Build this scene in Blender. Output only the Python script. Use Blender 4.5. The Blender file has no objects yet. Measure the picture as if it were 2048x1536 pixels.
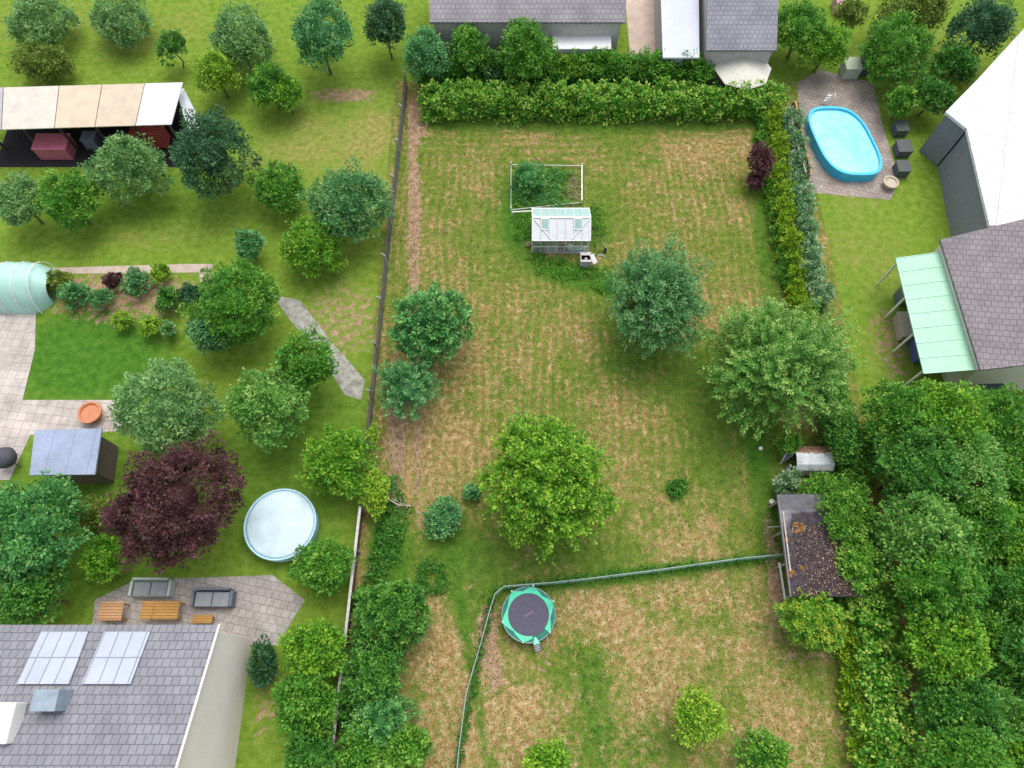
import bpy, bmesh, math, random
import numpy as np
from mathutils import Vector, Matrix
R = math.radians
C = bpy.context.scene.collection
sc = bpy.context.scene

# ---------------------------------------------------------------- camera, sky, sun, exposure
H = 38.0; FPX = 1420.0; PITCH = R(67)
cam_d = bpy.data.cameras.new("camera"); cam = bpy.data.objects.new("camera", cam_d); C.objects.link(cam)
cam.location = (0, 0, H); cam.rotation_euler = (math.pi/2 - PITCH, 0, 0)
cam_d.sensor_width = 36; cam_d.lens = FPX/2048*36; cam_d.clip_end = 2000; cam_d.clip_start = 0.5
sc.camera = cam
w = bpy.data.worlds.new("World"); sc.world = w; w.use_nodes = True
nt = w.node_tree; bg = nt.nodes["Background"]
sky = nt.nodes.new("ShaderNodeTexSky"); sky.sky_type = 'NISHITA'; sky.sun_disc = False
SUN_EL, SUN_AZ = R(66), R(18)          # azimuth from +Y towards +X
sky.sun_elevation = SUN_EL; sky.sun_rotation = SUN_AZ; sky.air_density = 1.0; sky.dust_density = 3.0
hs = nt.nodes.new("ShaderNodeHueSaturation"); hs.inputs['Saturation'].default_value = 0.35
nt.links.new(sky.outputs[0], hs.inputs['Color']); nt.links.new(hs.outputs[0], bg.inputs['Color'])
bg.inputs['Strength'].default_value = 0.15
sd = bpy.data.lights.new("sun", 'SUN'); sd.energy = 1.0; sd.angle = R(48); sd.color = (1, .95, .87)
sun = bpy.data.objects.new("sun", sd); C.objects.link(sun); sun.location = (0, 0, 60)
sdir = Vector((math.sin(SUN_AZ)*math.cos(SUN_EL), math.cos(SUN_AZ)*math.cos(SUN_EL), math.sin(SUN_EL)))
sun.rotation_euler = sdir.to_track_quat('Z', 'Y').to_euler()
vs = sc.view_settings; vs.view_transform = 'Standard'; vs.look = 'None'; vs.gamma = 1.0; vs.exposure = 0.74
sc.cycles.use_denoising = True
sc.cycles.max_bounces = 6; sc.cycles.transparent_max_bounces = 12

# ---------------------------------------------------------------- helpers
def G(px, py, z=0.0):
    """the place in the world that stands at height z where the photograph shows (px, py)"""
    u = (px-1024)/FPX; v = (768-py)/FPX
    dy = math.cos(PITCH)+v*math.sin(PITCH); dz = -math.sin(PITCH)+v*math.cos(PITCH)
    t = (z-H)/dz
    return Vector((u*t, dy*t, z))
def SCL(px, py, z=0.0):
    v = (768-py)/FPX
    return ((z-H)/(-math.sin(PITCH)+v*math.cos(PITCH)))/FPX

def new_mat(name, rough=0.8, spec=0.3):
    m = bpy.data.materials.new(name); m.use_nodes = True
    p = m.node_tree.nodes["Principled BSDF"]; p.inputs['Roughness'].default_value = rough
    p.inputs['Specular IOR Level'].default_value = spec
    return m, m.node_tree, p
def N(nt, t, **kw):
    n = nt.nodes.new(t)
    for k, v in kw.items(): setattr(n, k, v)
    return n
def noise(nt, vec, scale, detail=3, rough=0.55, dist=0.0):
    n = N(nt, "ShaderNodeTexNoise"); n.inputs['Scale'].default_value = scale; n.inputs['Detail'].default_value = detail
    n.inputs['Roughness'].default_value = rough; n.inputs['Distortion'].default_value = dist
    if vec is not None: nt.links.new(vec, n.inputs['Vector'])
    return n.outputs['Fac']
def math_(nt, op, a, b=None, c=None, clamp=False):
    n = N(nt, "ShaderNodeMath", operation=op); n.use_clamp = clamp
    for i, x in enumerate((a, b, c)):
        if x is None: continue
        if isinstance(x, (int, float)): n.inputs[i].default_value = x
        else: nt.links.new(x, n.inputs[i])
    return n.outputs[0]
def ramp(nt, fac, stops):
    n = N(nt, "ShaderNodeValToRGB"); e = n.color_ramp.elements
    while len(e) < len(stops): e.new(0.5)
    for i, (p, c) in enumerate(stops):
        e[i].position = p; e[i].color = (*c, 1) if len(c) == 3 else c
    nt.links.new(fac, n.inputs[0]); return n.outputs[0]
def mix(nt, fac, a, b, mode='MIX'):
    n = N(nt, "ShaderNodeMix", data_type='RGBA', blend_type=mode)
    for i, x in ((0, fac), (6, a), (7, b)):
        if isinstance(x, (int, float)): n.inputs[i].default_value = x
        elif isinstance(x, tuple): n.inputs[i].default_value = (*x, 1)
        else: nt.links.new(x, n.inputs[i])
    return n.outputs[2]
def bump(nt, p, h, strength=0.3, dist=0.05):
    b = N(nt, "ShaderNodeBump"); b.inputs['Strength'].default_value = strength; b.inputs['Distance'].default_value = dist
    nt.links.new(h, b.inputs['Height']); nt.links.new(b.outputs[0], p.inputs['Normal'])
def worldpos(nt): return N(nt, "ShaderNodeNewGeometry").outputs['Position']
def objpos(nt): return N(nt, "ShaderNodeTexCoord").outputs['Object']

_cache = {}
def jointed(name, col, w_, h_, mortar, rough=.85, var=.15, msize=.012, rot=0.0, offset=.5, dirt=.25, axis=None, joint=.5):
    """tiles, slabs or sheets with visible joints and stains; sizes in metres"""
    m, nt, p = new_mat(name, rough, .3); v = worldpos(nt)
    mp = N(nt, "ShaderNodeMapping"); mp.inputs['Rotation'].default_value = (0, 0, rot); nt.links.new(v, mp.inputs[0])
    b = N(nt, "ShaderNodeTexBrick"); b.offset = offset; b.inputs['Scale'].default_value = 1; b.inputs['Brick Width'].default_value = w_; b.inputs['Row Height'].default_value = h_
    b.inputs['Mortar Size'].default_value = msize; b.inputs['Mortar Smooth'].default_value = .3; b.inputs['Bias'].default_value = 0
    b.inputs['Color1'].default_value = (*[c*(1-var) for c in col], 1); b.inputs['Color2'].default_value = (*[min(.9, c*(1+var)) for c in col], 1); b.inputs['Mortar'].default_value = (*mortar, 1)
    nt.links.new(mp.outputs[0], b.inputs['Vector'])
    d = ramp(nt, math_(nt, 'ADD', math_(nt, 'MULTIPLY', noise(nt, v, .7, 5, .65), .7), math_(nt, 'MULTIPLY', noise(nt, v, 7, 3), .3)), [(.35, (1-dirt*1.6,)*3), (.62, (1, 1, 1))])
    nt.links.new(mix(nt, 1.0, b.outputs[0], d, 'MULTIPLY'), p.inputs['Base Color'])
    bump(nt, p, math_(nt, 'SUBTRACT', 1.0, b.outputs['Fac']), .5, .02); _cache[name] = m; return m
def plain(name, col, rough=0.75, var=0.18, scale=3.0, spec=0.3, metal=0.0, bmp=0.0):
    """a painted / weathered surface: base colour with soft blotches and grain"""
    if name in _cache: return _cache[name]
    m, nt, p = new_mat(name, rough, spec); p.inputs['Metallic'].default_value = metal
    v = objpos(nt)
    f = math_(nt, 'ADD', math_(nt, 'MULTIPLY', noise(nt, v, scale, 4), .65), math_(nt, 'MULTIPLY', noise(nt, v, scale*9, 3), .35))
    lo = tuple(c*(1-var*1.6) for c in col); hi = tuple(min(1, c*(1+var)) for c in col)
    nt.links.new(ramp(nt, f, [(.3, lo), (.7, hi)]), p.inputs['Base Color'])
    if bmp: bump(nt, p, f, bmp)
    _cache[name] = m; return m
def leafmat(name, dark, mid, light, transl=0.25, rough=0.55):
    if name in _cache: return _cache[name]
    m, nt, p = new_mat(name, rough, 0.35)
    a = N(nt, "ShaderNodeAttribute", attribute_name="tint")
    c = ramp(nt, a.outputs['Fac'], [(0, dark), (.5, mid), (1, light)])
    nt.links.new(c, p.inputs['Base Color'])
    t = N(nt, "ShaderNodeBsdfTranslucent"); nt.links.new(c, t.inputs['Color'])
    mx = N(nt, "ShaderNodeMixShader"); mx.inputs[0].default_value = transl
    nt.links.new(p.outputs[0], mx.inputs[1]); nt.links.new(t.outputs[0], mx.inputs[2])
    nt.links.new(mx.outputs[0], nt.nodes["Material Output"].inputs['Surface'])
    _cache[name] = m; return m

def tag(o, label=None, cat=None, group=None, kind=None):
    if label: o['label'] = label
    if cat: o['category'] = cat
    if group: o['group'] = group
    if kind: o['kind'] = kind
    return o
def thing(name, loc, label, cat, group=None, rz=0.0):
    o = bpy.data.objects.new(name, None); C.objects.link(o); o.location = loc; o.rotation_euler = (0, 0, rz)
    o.empty_display_size = .3
    return tag(o, label, cat, group)
def wloc(o):
    v = Vector((0, 0, 0))
    while o is not None: v += Vector(o.location); o = o.parent
    return v

class MB:
    """collects shapes given in world coordinates (or the parent's own when local=True)"""
    def __init__(s): s.v = []; s.f = []
    def poly(s, pts):
        n = len(s.v); s.v += [tuple(p) for p in pts]; s.f.append(tuple(range(n, n+len(pts))))
    def prism(s, pts, d):
        d = Vector(d); n = len(s.v); k = len(pts); pts = [Vector(p) for p in pts]
        s.v += [tuple(p) for p in pts]+[tuple(p+d) for p in pts]
        s.f.append(tuple(range(n+k-1, n-1, -1))); s.f.append(tuple(range(n+k, n+2*k)))
        for i in range(k): s.f.append((n+i, n+(i+1) % k, n+k+(i+1) % k, n+k+i))
    def box(s, c, size, rz=0.0, ax=None):
        hx, hy, hz = (q/2 for q in size)
        M = Matrix.Rotation(rz, 3, 'Z') if ax is None else ax
        n = len(s.v)
        for sx, sy, sz in ((-1,-1,-1),(1,-1,-1),(1,1,-1),(-1,1,-1),(-1,-1,1),(1,-1,1),(1,1,1),(-1,1,1)):
            s.v.append(tuple(Vector(c)+M @ Vector((sx*hx, sy*hy, sz*hz))))
        for f in ((0,3,2,1),(4,5,6,7),(0,1,5,4),(1,2,6,5),(2,3,7,6),(3,0,4,7)): s.f.append(tuple(n+i for i in f))
    def beam(s, a, b, w_, h_):
        a = Vector(a); b = Vector(b); d = b-a; L = d.length
        if L < 1e-6: return
        x = d/L; up = Vector((0,0,1)) if abs(x.z) < .95 else Vector((0,1,0))
        y = up.cross(x).normalized(); z = x.cross(y)
        M = Matrix((x, y, z)).transposed(); s.box((a+b)/2, (L, w_, h_), ax=M)
    def tube(s, pts, r, seg=6, cap=True):
        pts = [Vector(p) for p in pts]; k = len(pts); rs = r if isinstance(r, (list, tuple)) else [r]*k
        n0 = len(s.v)
        for i, p in enumerate(pts):
            d = (pts[min(i+1, k-1)]-pts[max(i-1, 0)]).normalized()
            a = d.orthogonal().normalized() if abs(d.z) > .9 else d.cross(Vector((0,0,1))).normalized()
            b = d.cross(a)
            for j in range(seg):
                t = 2*math.pi*j/seg; s.v.append(tuple(p+(a*math.cos(t)+b*math.sin(t))*rs[i]))
        for i in range(k-1):
            for j in range(seg):
                q = n0+i*seg+j; q2 = n0+i*seg+(j+1) % seg
                s.f.append((q, q2, q2+seg, q+seg))
        if cap: s.f.append(tuple(n0+j for j in range(seg-1, -1, -1))); s.f.append(tuple(n0+(k-1)*seg+j for j in range(seg)))
    def ring(s, c, r, tube, seg=40, ts=6):
        c = Vector(c); n0 = len(s.v)
        for i in range(seg):
            a = 2*math.pi*i/seg
            for j in range(ts):
                b = 2*math.pi*j/ts; rr = r+tube*math.cos(b)
                s.v.append((c.x+rr*math.cos(a), c.y+rr*math.sin(a), c.z+tube*math.sin(b)))
        for i in range(seg):
            for j in range(ts):
                s.f.append((n0+i*ts+j, n0+((i+1) % seg)*ts+j, n0+((i+1) % seg)*ts+(j+1) % ts, n0+i*ts+(j+1) % ts))
    def lathe(s, c, prof, seg=20):
        c = Vector(c); n0 = len(s.v); k = len(prof)
        for r, z in prof:
            for j in range(seg):
                a = 2*math.pi*j/seg; s.v.append((c.x+r*math.cos(a), c.y+r*math.sin(a), c.z+z))
        for i in range(k-1):
            for j in range(seg):
                s.f.append((n0+i*seg+j, n0+i*seg+(j+1) % seg, n0+(i+1)*seg+(j+1) % seg, n0+(i+1)*seg+j))
        s.f.append(tuple(n0+j for j in range(seg-1, -1, -1))); s.f.append(tuple(n0+(k-1)*seg+j for j in range(seg)))
    def build(s, name, mat, parent=None, origin=None, smooth=False):
        org = wloc(parent) if parent is not None else Vector(origin or (0, 0, 0))
        me = bpy.data.meshes.new(name)
        me.from_pydata([tuple(Vector(p)-org) for p in s.v], [], s.f)
        if smooth: me.polygons.foreach_set('use_smooth', [True]*len(me.polygons))
        me.materials.append(mat); me.update()
        o = bpy.data.objects.new(name, me); C.objects.link(o)
        if parent is not None: o.parent = parent
        else: o.location = org
        return o
def bevel(o, wd=0.02, seg=2):
    m = o.modifiers.new("bevel", 'BEVEL'); m.width = wd; m.segments = seg; m.limit_method = 'ANGLE'; return o

# ---------------------------------------------------------------- foliage machinery
def unit(a): return a/np.maximum(np.linalg.norm(a, axis=-1, keepdims=True), 1e-9)
def leaf_quads(pos, d, nrm, L, W):
    d = unit(d); s = unit(np.cross(d, nrm)); L = L[:, None]; W = W[:, None]
    mid = pos+d*L*.5
    nn = np.cross(s, d)
    return np.stack([pos, mid+s*W*.5+nn*W*.15, pos+d*L, mid-s*W*.5+nn*W*.15], 1)
def mesh_from(name, quads, tint, mats, parent, core=None):
    org = np.array(wloc(parent)); n = len(quads)
    v = quads.reshape(-1, 3)-org; sizes = np.full(n, 4); idx = np.arange(4*n); t = tint; mi = np.zeros(n, int)
    if core is not None:
        cv, cf = core; cv = cv-org
        idx = np.concatenate([idx, cf.reshape(-1)+len(v)]); v = np.concatenate([v, cv])
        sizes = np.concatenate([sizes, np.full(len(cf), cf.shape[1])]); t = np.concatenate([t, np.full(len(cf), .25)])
        mi = np.concatenate([mi, np.ones(len(cf), int)])
    me = bpy.data.meshes.new(name)
    me.vertices.add(len(v)); me.vertices.foreach_set('co', v.astype(np.float32).ravel())
    me.loops.add(len(idx)); me.loops.foreach_set('vertex_index', idx.astype(np.int32))
    me.polygons.add(len(sizes))
    me.polygons.foreach_set('loop_start', np.concatenate([[0], np.cumsum(sizes)[:-1]]).astype(np.int32))
    me.polygons.foreach_set('loop_total', sizes.astype(np.int32))
    for m in mats: me.materials.append(m)
    me.polygons.foreach_set('material_index', mi.astype(np.int32))
    a = me.attributes.new("tint", 'FLOAT', 'FACE'); a.data.foreach_set('value', np.clip(t, 0, 1).astype(np.float32))
    me.update(calc_edges=True)
    o = bpy.data.objects.new(name, me); C.objects.link(o); o.parent = parent
    return o
def grow(rng, base, out, L, wlat, m, ls, up=.3, wild=.5, tipgain=.25, slim=.55, flat=.6):
    """shoots starting at base, growing along out, each with m leaves set round it"""
    n = len(base)
    d = unit(out+np.array([0, 0, up])+rng.normal(0, wild*.4, (n, 3)))
    Ls = L*rng.uniform(.6, 1.3, n); st = rng.normal(0, .19, n)
    t = rng.random((n, m))**.8
    p = base[:, None]+d[:, None]*(t*Ls[:, None])[..., None]
    lat = rng.normal(0, 1, (n, m, 3)); lat -= (lat*d[:, None]).sum(-1, keepdims=True)*d[:, None]
    lat = unit(lat); wd = wlat*(1.15-.75*t)*rng.uniform(.3, 1, (n, m))
    p = p+lat*wd[..., None]
    ld = unit(d[:, None]*.7+lat*.9+rng.normal(0, .25, (n, m, 3)))
    nr = unit(np.array([0, 0, 1.])*flat+d[:, None]*.5+rng.normal(0, .45, (n, m, 3)))
    S = ls*rng.uniform(.6, 1.3, (n, m))
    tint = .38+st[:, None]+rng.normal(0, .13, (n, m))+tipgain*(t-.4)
    q = leaf_quads(p.reshape(-1, 3), ld.reshape(-1, 3), nr.reshape(-1, 3), S.ravel(), S.ravel()*slim)
    return q, tint.ravel()
def lumps(rng, k=9):
    dirs = unit(rng.normal(0, 1, (k, 3))); amp = rng.uniform(.4, 1, k); sharp = rng.uniform(3, 7, k)
    def f(d):
        s = 0
        for i in range(k): s = s+amp[i]*np.exp((d @ dirs[i]-1)*sharp[i])
        return s-.55
    return f
def sphere_core(c, rad, fn, rag, s=.72, nu=20, nv=12):
    V = []; F = []
    for j in range(nv+1):
        th = math.pi*j/nv
        for i in range(nu):
            ph = 2*math.pi*i/nu; V.append((math.sin(th)*math.cos(ph), math.sin(th)*math.sin(ph), math.cos(th)))
    V = np.array(V); r = 1+rag*fn(V)
    P = np.array(c)+V*np.array(rad)*(r*s)[:, None]
    for j in range(nv):
        for i in range(nu): F.append((j*nu+i, (j+1)*nu+i, (j+1)*nu+(i+1) % nu, j*nu+(i+1) % nu))
    return P, np.array(F)

bark = plain("bark", (.16, .12, .085), .9, .3, 6, bmp=.4)
inner = plain("inner_twigs", (.035, .05, .018), .95, .3, 5)
M_ = lambda n, *a, **k: leafmat("leaf_"+n, *a, **k)
LM = dict(
    lime=M_("lime", (.05, .19, .01), (.14, .38, .02), (.40, .58, .05)),
    blue=M_("blue", (.03, .14, .04), (.11, .33, .10), (.28, .46, .18)),
    teal=M_("teal", (.03, .16, .045), (.10, .33, .10), (.27, .52, .19)),
    tuft=M_("tuft", (.03, .15, .035), (.085, .33, .08), (.30, .55, .15)),
    soft=M_("soft", (.05, .20, .025), (.15, .38, .06), (.40, .58, .15)),
    dark=M_("dark", (.02, .12, .015), (.065, .25, .028), (.22, .44, .06)),
    mid=M_("mid", (.03, .16, .012), (.09, .30, .022), (.27, .48, .06)),
    hedge=M_("hedge", (.03, .19, .012), (.12, .38, .028), (.52, .66, .12)),
    trim=M_("trim", (.09, .22, .004), (.21, .38, .01), (.38, .54, .03)),
    silver=M_("silver", (.04, .16, .05), (.14, .32, .12), (.50, .60, .38)),
    yell=M_("yell", (.10, .27, .01), (.25, .46, .03), (.48, .60, .07)),
    autumn=M_("autumn", (.05, .25, .02), (.17, .43, .035), (.46, .50, .05)),
    purple=M_("purple", (.045, .016, .02), (.11, .04, .045), (.19, .08, .08)),
    pale=M_("pale", (.08, .22, .06), (.18, .38, .11), (.34, .52, .20)),
    conifer=M_("conifer", (.02, .08, .03), (.05, .16, .06), (.11, .25, .09)),
    olive=M_("olive", (.10, .17, .02), (.18, .27, .035), (.30, .38, .07)),
    straw=M_("straw", (.30, .26, .14), (.46, .38, .22), (.60, .52, .34)),
)
STY = dict(
    tufty=dict(L=.4, w=.22, m=32, ls=.15, up=.6, wild=.4, rag=.16, dens=11, core=.55, tip=.55, nb=7.0, bump=.42),
    coarse=dict(L=.5, w=.2, m=18, ls=.165, up=.4, wild=1.1, rag=.20, dens=19, core=.5, tip=.6, nb=5, bump=.5),
    fine=dict(L=.75, w=.17, m=28, ls=.13, up=.35, wild=.8, rag=.24, dens=15, core=.45, tip=.5, nb=3.2, bump=.62),
    feather=dict(L=1.1, w=.14, m=42, ls=.13, up=.4, wild=.45, rag=.20, dens=10, core=.5, tip=.55, nb=3.4, bump=.66),
    bushy=dict(L=.34, w=.18, m=16, ls=.135, up=.5, wild=.9, rag=.20, dens=21, core=.55, tip=.5, nb=7, bump=.38),
    leafy=dict(L=.36, w=.2, m=14, ls=.19, up=.5, wild=1.0, rag=.24, dens=14, core=.55, tip=.65, nb=7, bump=.38),
    far=dict(L=.55, w=.34, m=28, ls=.16, up=.5, wild=.9, rag=.20, dens=10, core=.38, tip=.25, nb=2.6, bump=.45),
)
def bumps(rng, k, sharp):
    dirs = unit(rng.normal(0, 1, (k, 3))); amp = rng.uniform(.55, 1, k)
    return lambda d: np.max(amp*np.exp(((d @ dirs.T)-1)*sharp), axis=1)
def crown_leaves(rng, c, rad, st, dens=1.0, mean=1.0):
    r = float(np.mean(rad)); kb = int(max(14, st['nb']*r*r*4)); l1 = lumps(rng); b1 = bumps(rng, kb, kb*.55)
    fn = lambda d_: l1(d_)+st['bump']/st['rag']*(b1(d_)-.52)
    n = int(4*math.pi*r*r*.75*st['dens']*dens)+8
    d = unit(rng.normal(0, 1, (int(n*1.6), 3))); d = d[d[:, 2] > -.55][:n]
    k = 1+st['rag']*fn(d)
    lvl = 1-rng.random(len(d))**2*(.28 if st['core'] else .75)
    Lk = min(st['L'], .45*r)
    rr = np.maximum(k*lvl-Lk/r*.75, .05)
    base = np.array(c)+d*np.array(rad)*rr[:, None]
    q, t = grow(rng, base, d, Lk, min(st['w'], .25*r), st['m'], st['ls']*mean, st['up'], st['wild'], st['tip'])
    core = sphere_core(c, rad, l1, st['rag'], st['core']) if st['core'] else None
    return q, t, core
def limbs(rng, foot, c, rad, nl=8, tr=.12):
    mb = MB(); foot = Vector(foot); c = Vector(c); top = c+Vector((0, 0, rad[2]*.3)); fork = foot.lerp(c, .55)
    wob = [Vector((rng.normal(0, .05), rng.normal(0, .05), 0)) for _ in range(3)]
    mb.tube([foot, foot.lerp(fork, .5)+wob[0], fork+wob[1], c+wob[2], top], [tr*1.25, tr, tr*.85, tr*.5, tr*.15], 8)
    for i in range(nl):
        a = 2*math.pi*(i+rng.random()*.6)/nl; e = rng.uniform(-.05, .75)
        tip = c+Vector((math.cos(a)*math.cos(e)*rad[0]*.85, math.sin(a)*math.cos(e)*rad[1]*.85, math.sin(e)*rad[2]*.85))
        s = foot.lerp(c, rng.uniform(.5, 1.0)); m = s.lerp(tip, .5)+Vector((0, 0, -.08*rad[2]))
        mb.tube([s, m, tip], [tr*.5, tr*.3, tr*.08], 6)
        for _ in range(2):
            t2 = m.lerp(tip, rng.random())+Vector(rng.normal(0, .18*rad[0], 3)); mb.tube([m, t2], [tr*.22, tr*.05], 5)
    return mb
SEED = [10]
def tree(name, label, cat, px, py, zc, r, mat, sty, ky=1.0, kz=.8, dens=1.0, group=None, lean=(0, 0), trunk=True, mean=1.0, part='crown'):
    SEED[0] += 1; rng = np.random.default_rng(SEED[0])
    c = G(px, py, zc); rm = r*SCL(px, py, zc); rad = (rm, rm*ky, min(rm*kz, zc*.95))
    foot = Vector((c.x+lean[0], c.y+lean[1], 0))
    e = thing(name, foot, label, cat, group)
    q, t, core = crown_leaves(rng, c, rad, STY[sty], dens, mean)
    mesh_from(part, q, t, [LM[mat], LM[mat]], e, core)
    if trunk: limbs(rng, foot, c, rad, 8 if rm > 1.4 else 5, max(.025, rm*.045)).build('trunk' if cat == 'tree' else 'stem', bark, e)
    return e
def row(name, label, cat, pts, width, height, mat, sty, dens=1.0, group=None, mats2=None, square=.8):
    """a hedge or band of shrubs along world points (x, y)"""
    SEED[0] += 1; rng = np.random.default_rng(SEED[0]); st = STY[sty]
    P = [np.array((p[0], p[1])) for p in pts]
    e = thing(name, (*P[0], 0), label, cat, group)
    seg = [np.linalg.norm(P[i+1]-P[i]) for i in range(len(P)-1)]; tot = sum(seg); cum = np.concatenate([[0], np.cumsum(seg)])
    peri = width+2*height*.8
    n = int(tot*peri*st['dens']*dens*1.15)
    s = rng.random(n)*tot; i = np.minimum(np.searchsorted(cum, s, side='right')-1, len(seg)-1)
    Pa = np.array(P); fr = (s-cum[i])/np.array(seg)[i]
    cen = Pa[i]+(Pa[i+1]-Pa[i])*fr[:, None]; tan = unit(Pa[i+1]-Pa[i]); nor = np.stack([-tan[:, 1], tan[:, 0]], 1)
    ph = rng.random(6)*6.28
    def wob(s_, k): return .5*np.sin(s_*1.1+ph[k])+.3*np.sin(s_*2.7+ph[k+1])+.25*np.sin(s_*5.3+ph[k+2])
    a = rng.uniform(-.12, 1.12, n)*math.pi
    ca, sa = np.cos(a), np.sin(a)
    e1 = np.sign(ca)*np.abs(ca)**square; e2 = np.sign(sa)*np.abs(sa)**square
    bk = max(12, int(tot*peri*2.2)); bs = rng.random(bk)*tot; ba = rng.uniform(-.1, 1.1, bk)*math.pi; sw = peri/math.pi
    bu = np.zeros(n)
    for j_ in range(bk): bu = np.maximum(bu, np.exp(-(((s-bs[j_])**2+((a-ba[j_])*sw)**2)/.10)))
    bu = (bu-.55)*.5
    hw = width/2*(1+.14*wob(s, 0)*st['rag']*4)+bu; hh = height*(1+.10*wob(s*.9, 2)*st['rag']*4)+bu
    ins = 1-rng.random(n)**2*.18; zz = np.maximum(hh*(.12+.88*e2)*ins, .08)
    off = hw*e1*ins
    Lk = min(st['L'], .4*width)
    out3 = np.concatenate([nor*ca[:, None], np.maximum(sa, 0)[:, None]], 1)
    base = np.concatenate([cen+nor*off[:, None], zz[:, None]], 1)-out3*Lk*.7
    base[:, 2] = np.maximum(base[:, 2], .05)
    q, t = grow(rng, base, out3, Lk, min(st['w'], .25*width), st['m'], st['ls'], st['up'], st['wild'], st['tip'])
    V = []; F = []; K = max(4, int(tot/.5)); ss = np.linspace(.15, tot-.15, K+1)
    for j, s_ in enumerate(ss):
        ii = min(int(np.searchsorted(cum, s_, side='right')-1), len(seg)-1); f = (s_-cum[ii])/seg[ii]
        cc = Pa[ii]+(Pa[ii+1]-Pa[ii])*f; tt = unit(Pa[ii+1]-Pa[ii]); nn = np.array([-tt[1], tt[0]])
        W2 = width*.5*.55*(1+.14*wob(s_, 0)*st['rag']*4); H2 = height*.55*(1+.10*wob(s_*.9, 2)*st['rag']*4)
        for u, z in ((-1, .03), (-1, .75), (-.75, .95), (0, 1), (.75, .95), (1, .75), (1, .03)):
            V.append((*(cc+nn*u*W2), z*H2))
    for j in range(K):
        for k in range(6): F.append((j*7+k, (j+1)*7+k, (j+1)*7+k+1, j*7+k+1))
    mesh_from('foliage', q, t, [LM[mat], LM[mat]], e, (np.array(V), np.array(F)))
    return e
def patch(name, label, cat, blobs, mat, hgt=.35, ls=.16, dens=30, kind=None, group=None, slim=.3, spread=.5):
    """low herbs: blades/leaves rising from the ground inside elliptical blobs given in photo px"""
    SEED[0] += 1; rng = np.random.default_rng(SEED[0]); Q = []; T = []
    c0 = G(blobs[0][0], blobs[0][1])
    for b in blobs:
        px, py, rx, ry = b[:4]; hk = b[4] if len(b) > 4 else 1
        c = G(px, py); k = SCL(px, py); ax, ay = rx*k, ry*k*1.15
        n = int(math.pi*ax*ay*dens)+6
        a = rng.random(n)*6.283; r = np.sqrt(rng.random(n))*(1+.18*np.sin(a*3+px)+.12*np.sin(a*5+py))
        p = np.stack([c.x+np.cos(a)*r*ax, c.y+np.sin(a)*r*ay, np.zeros(n)], 1)
        m = 5
        hz = hgt*hk*rng.uniform(.2, 1, (n, m))*(1.15-.75*r[:, None]**2)
        q0 = np.repeat(p[:, None], m, 1)+np.concatenate([rng.normal(0, .07, (n, m, 2)), hz[..., None]*.75], 2)
        d = np.concatenate([rng.normal(0, spread, (n, m, 2)), rng.uniform(.1, .9, (n, m, 1))], 2)
        nr = unit(np.array([0, 0, 1.])+rng.normal(0, .4, (n, m, 3))); S = ls*rng.uniform(.6, 1.4, (n, m))
        Q.append(leaf_quads(q0.reshape(-1, 3), d.reshape(-1, 3), nr.reshape(-1, 3), S.ravel(), S.ravel()*slim))
        T.append((.45+rng.normal(0, .12, (n, 1))+rng.normal(0, .15, (n, m))).ravel())
    e = thing(name, c0, label, cat, group) if kind is None else None
    if e is None:
        h = bpy.data.objects.new("tmp", None); h.location = c0
        o = mesh_from(name, np.concatenate(Q), np.concatenate(T), [LM[mat]], h); o.parent = None; o.location = c0
        bpy.data.objects.remove(h); return tag(o, label, cat, group, kind)
    mesh_from('foliage', np.concatenate(Q), np.concatenate(T), [LM[mat]], e)
    return e

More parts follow.
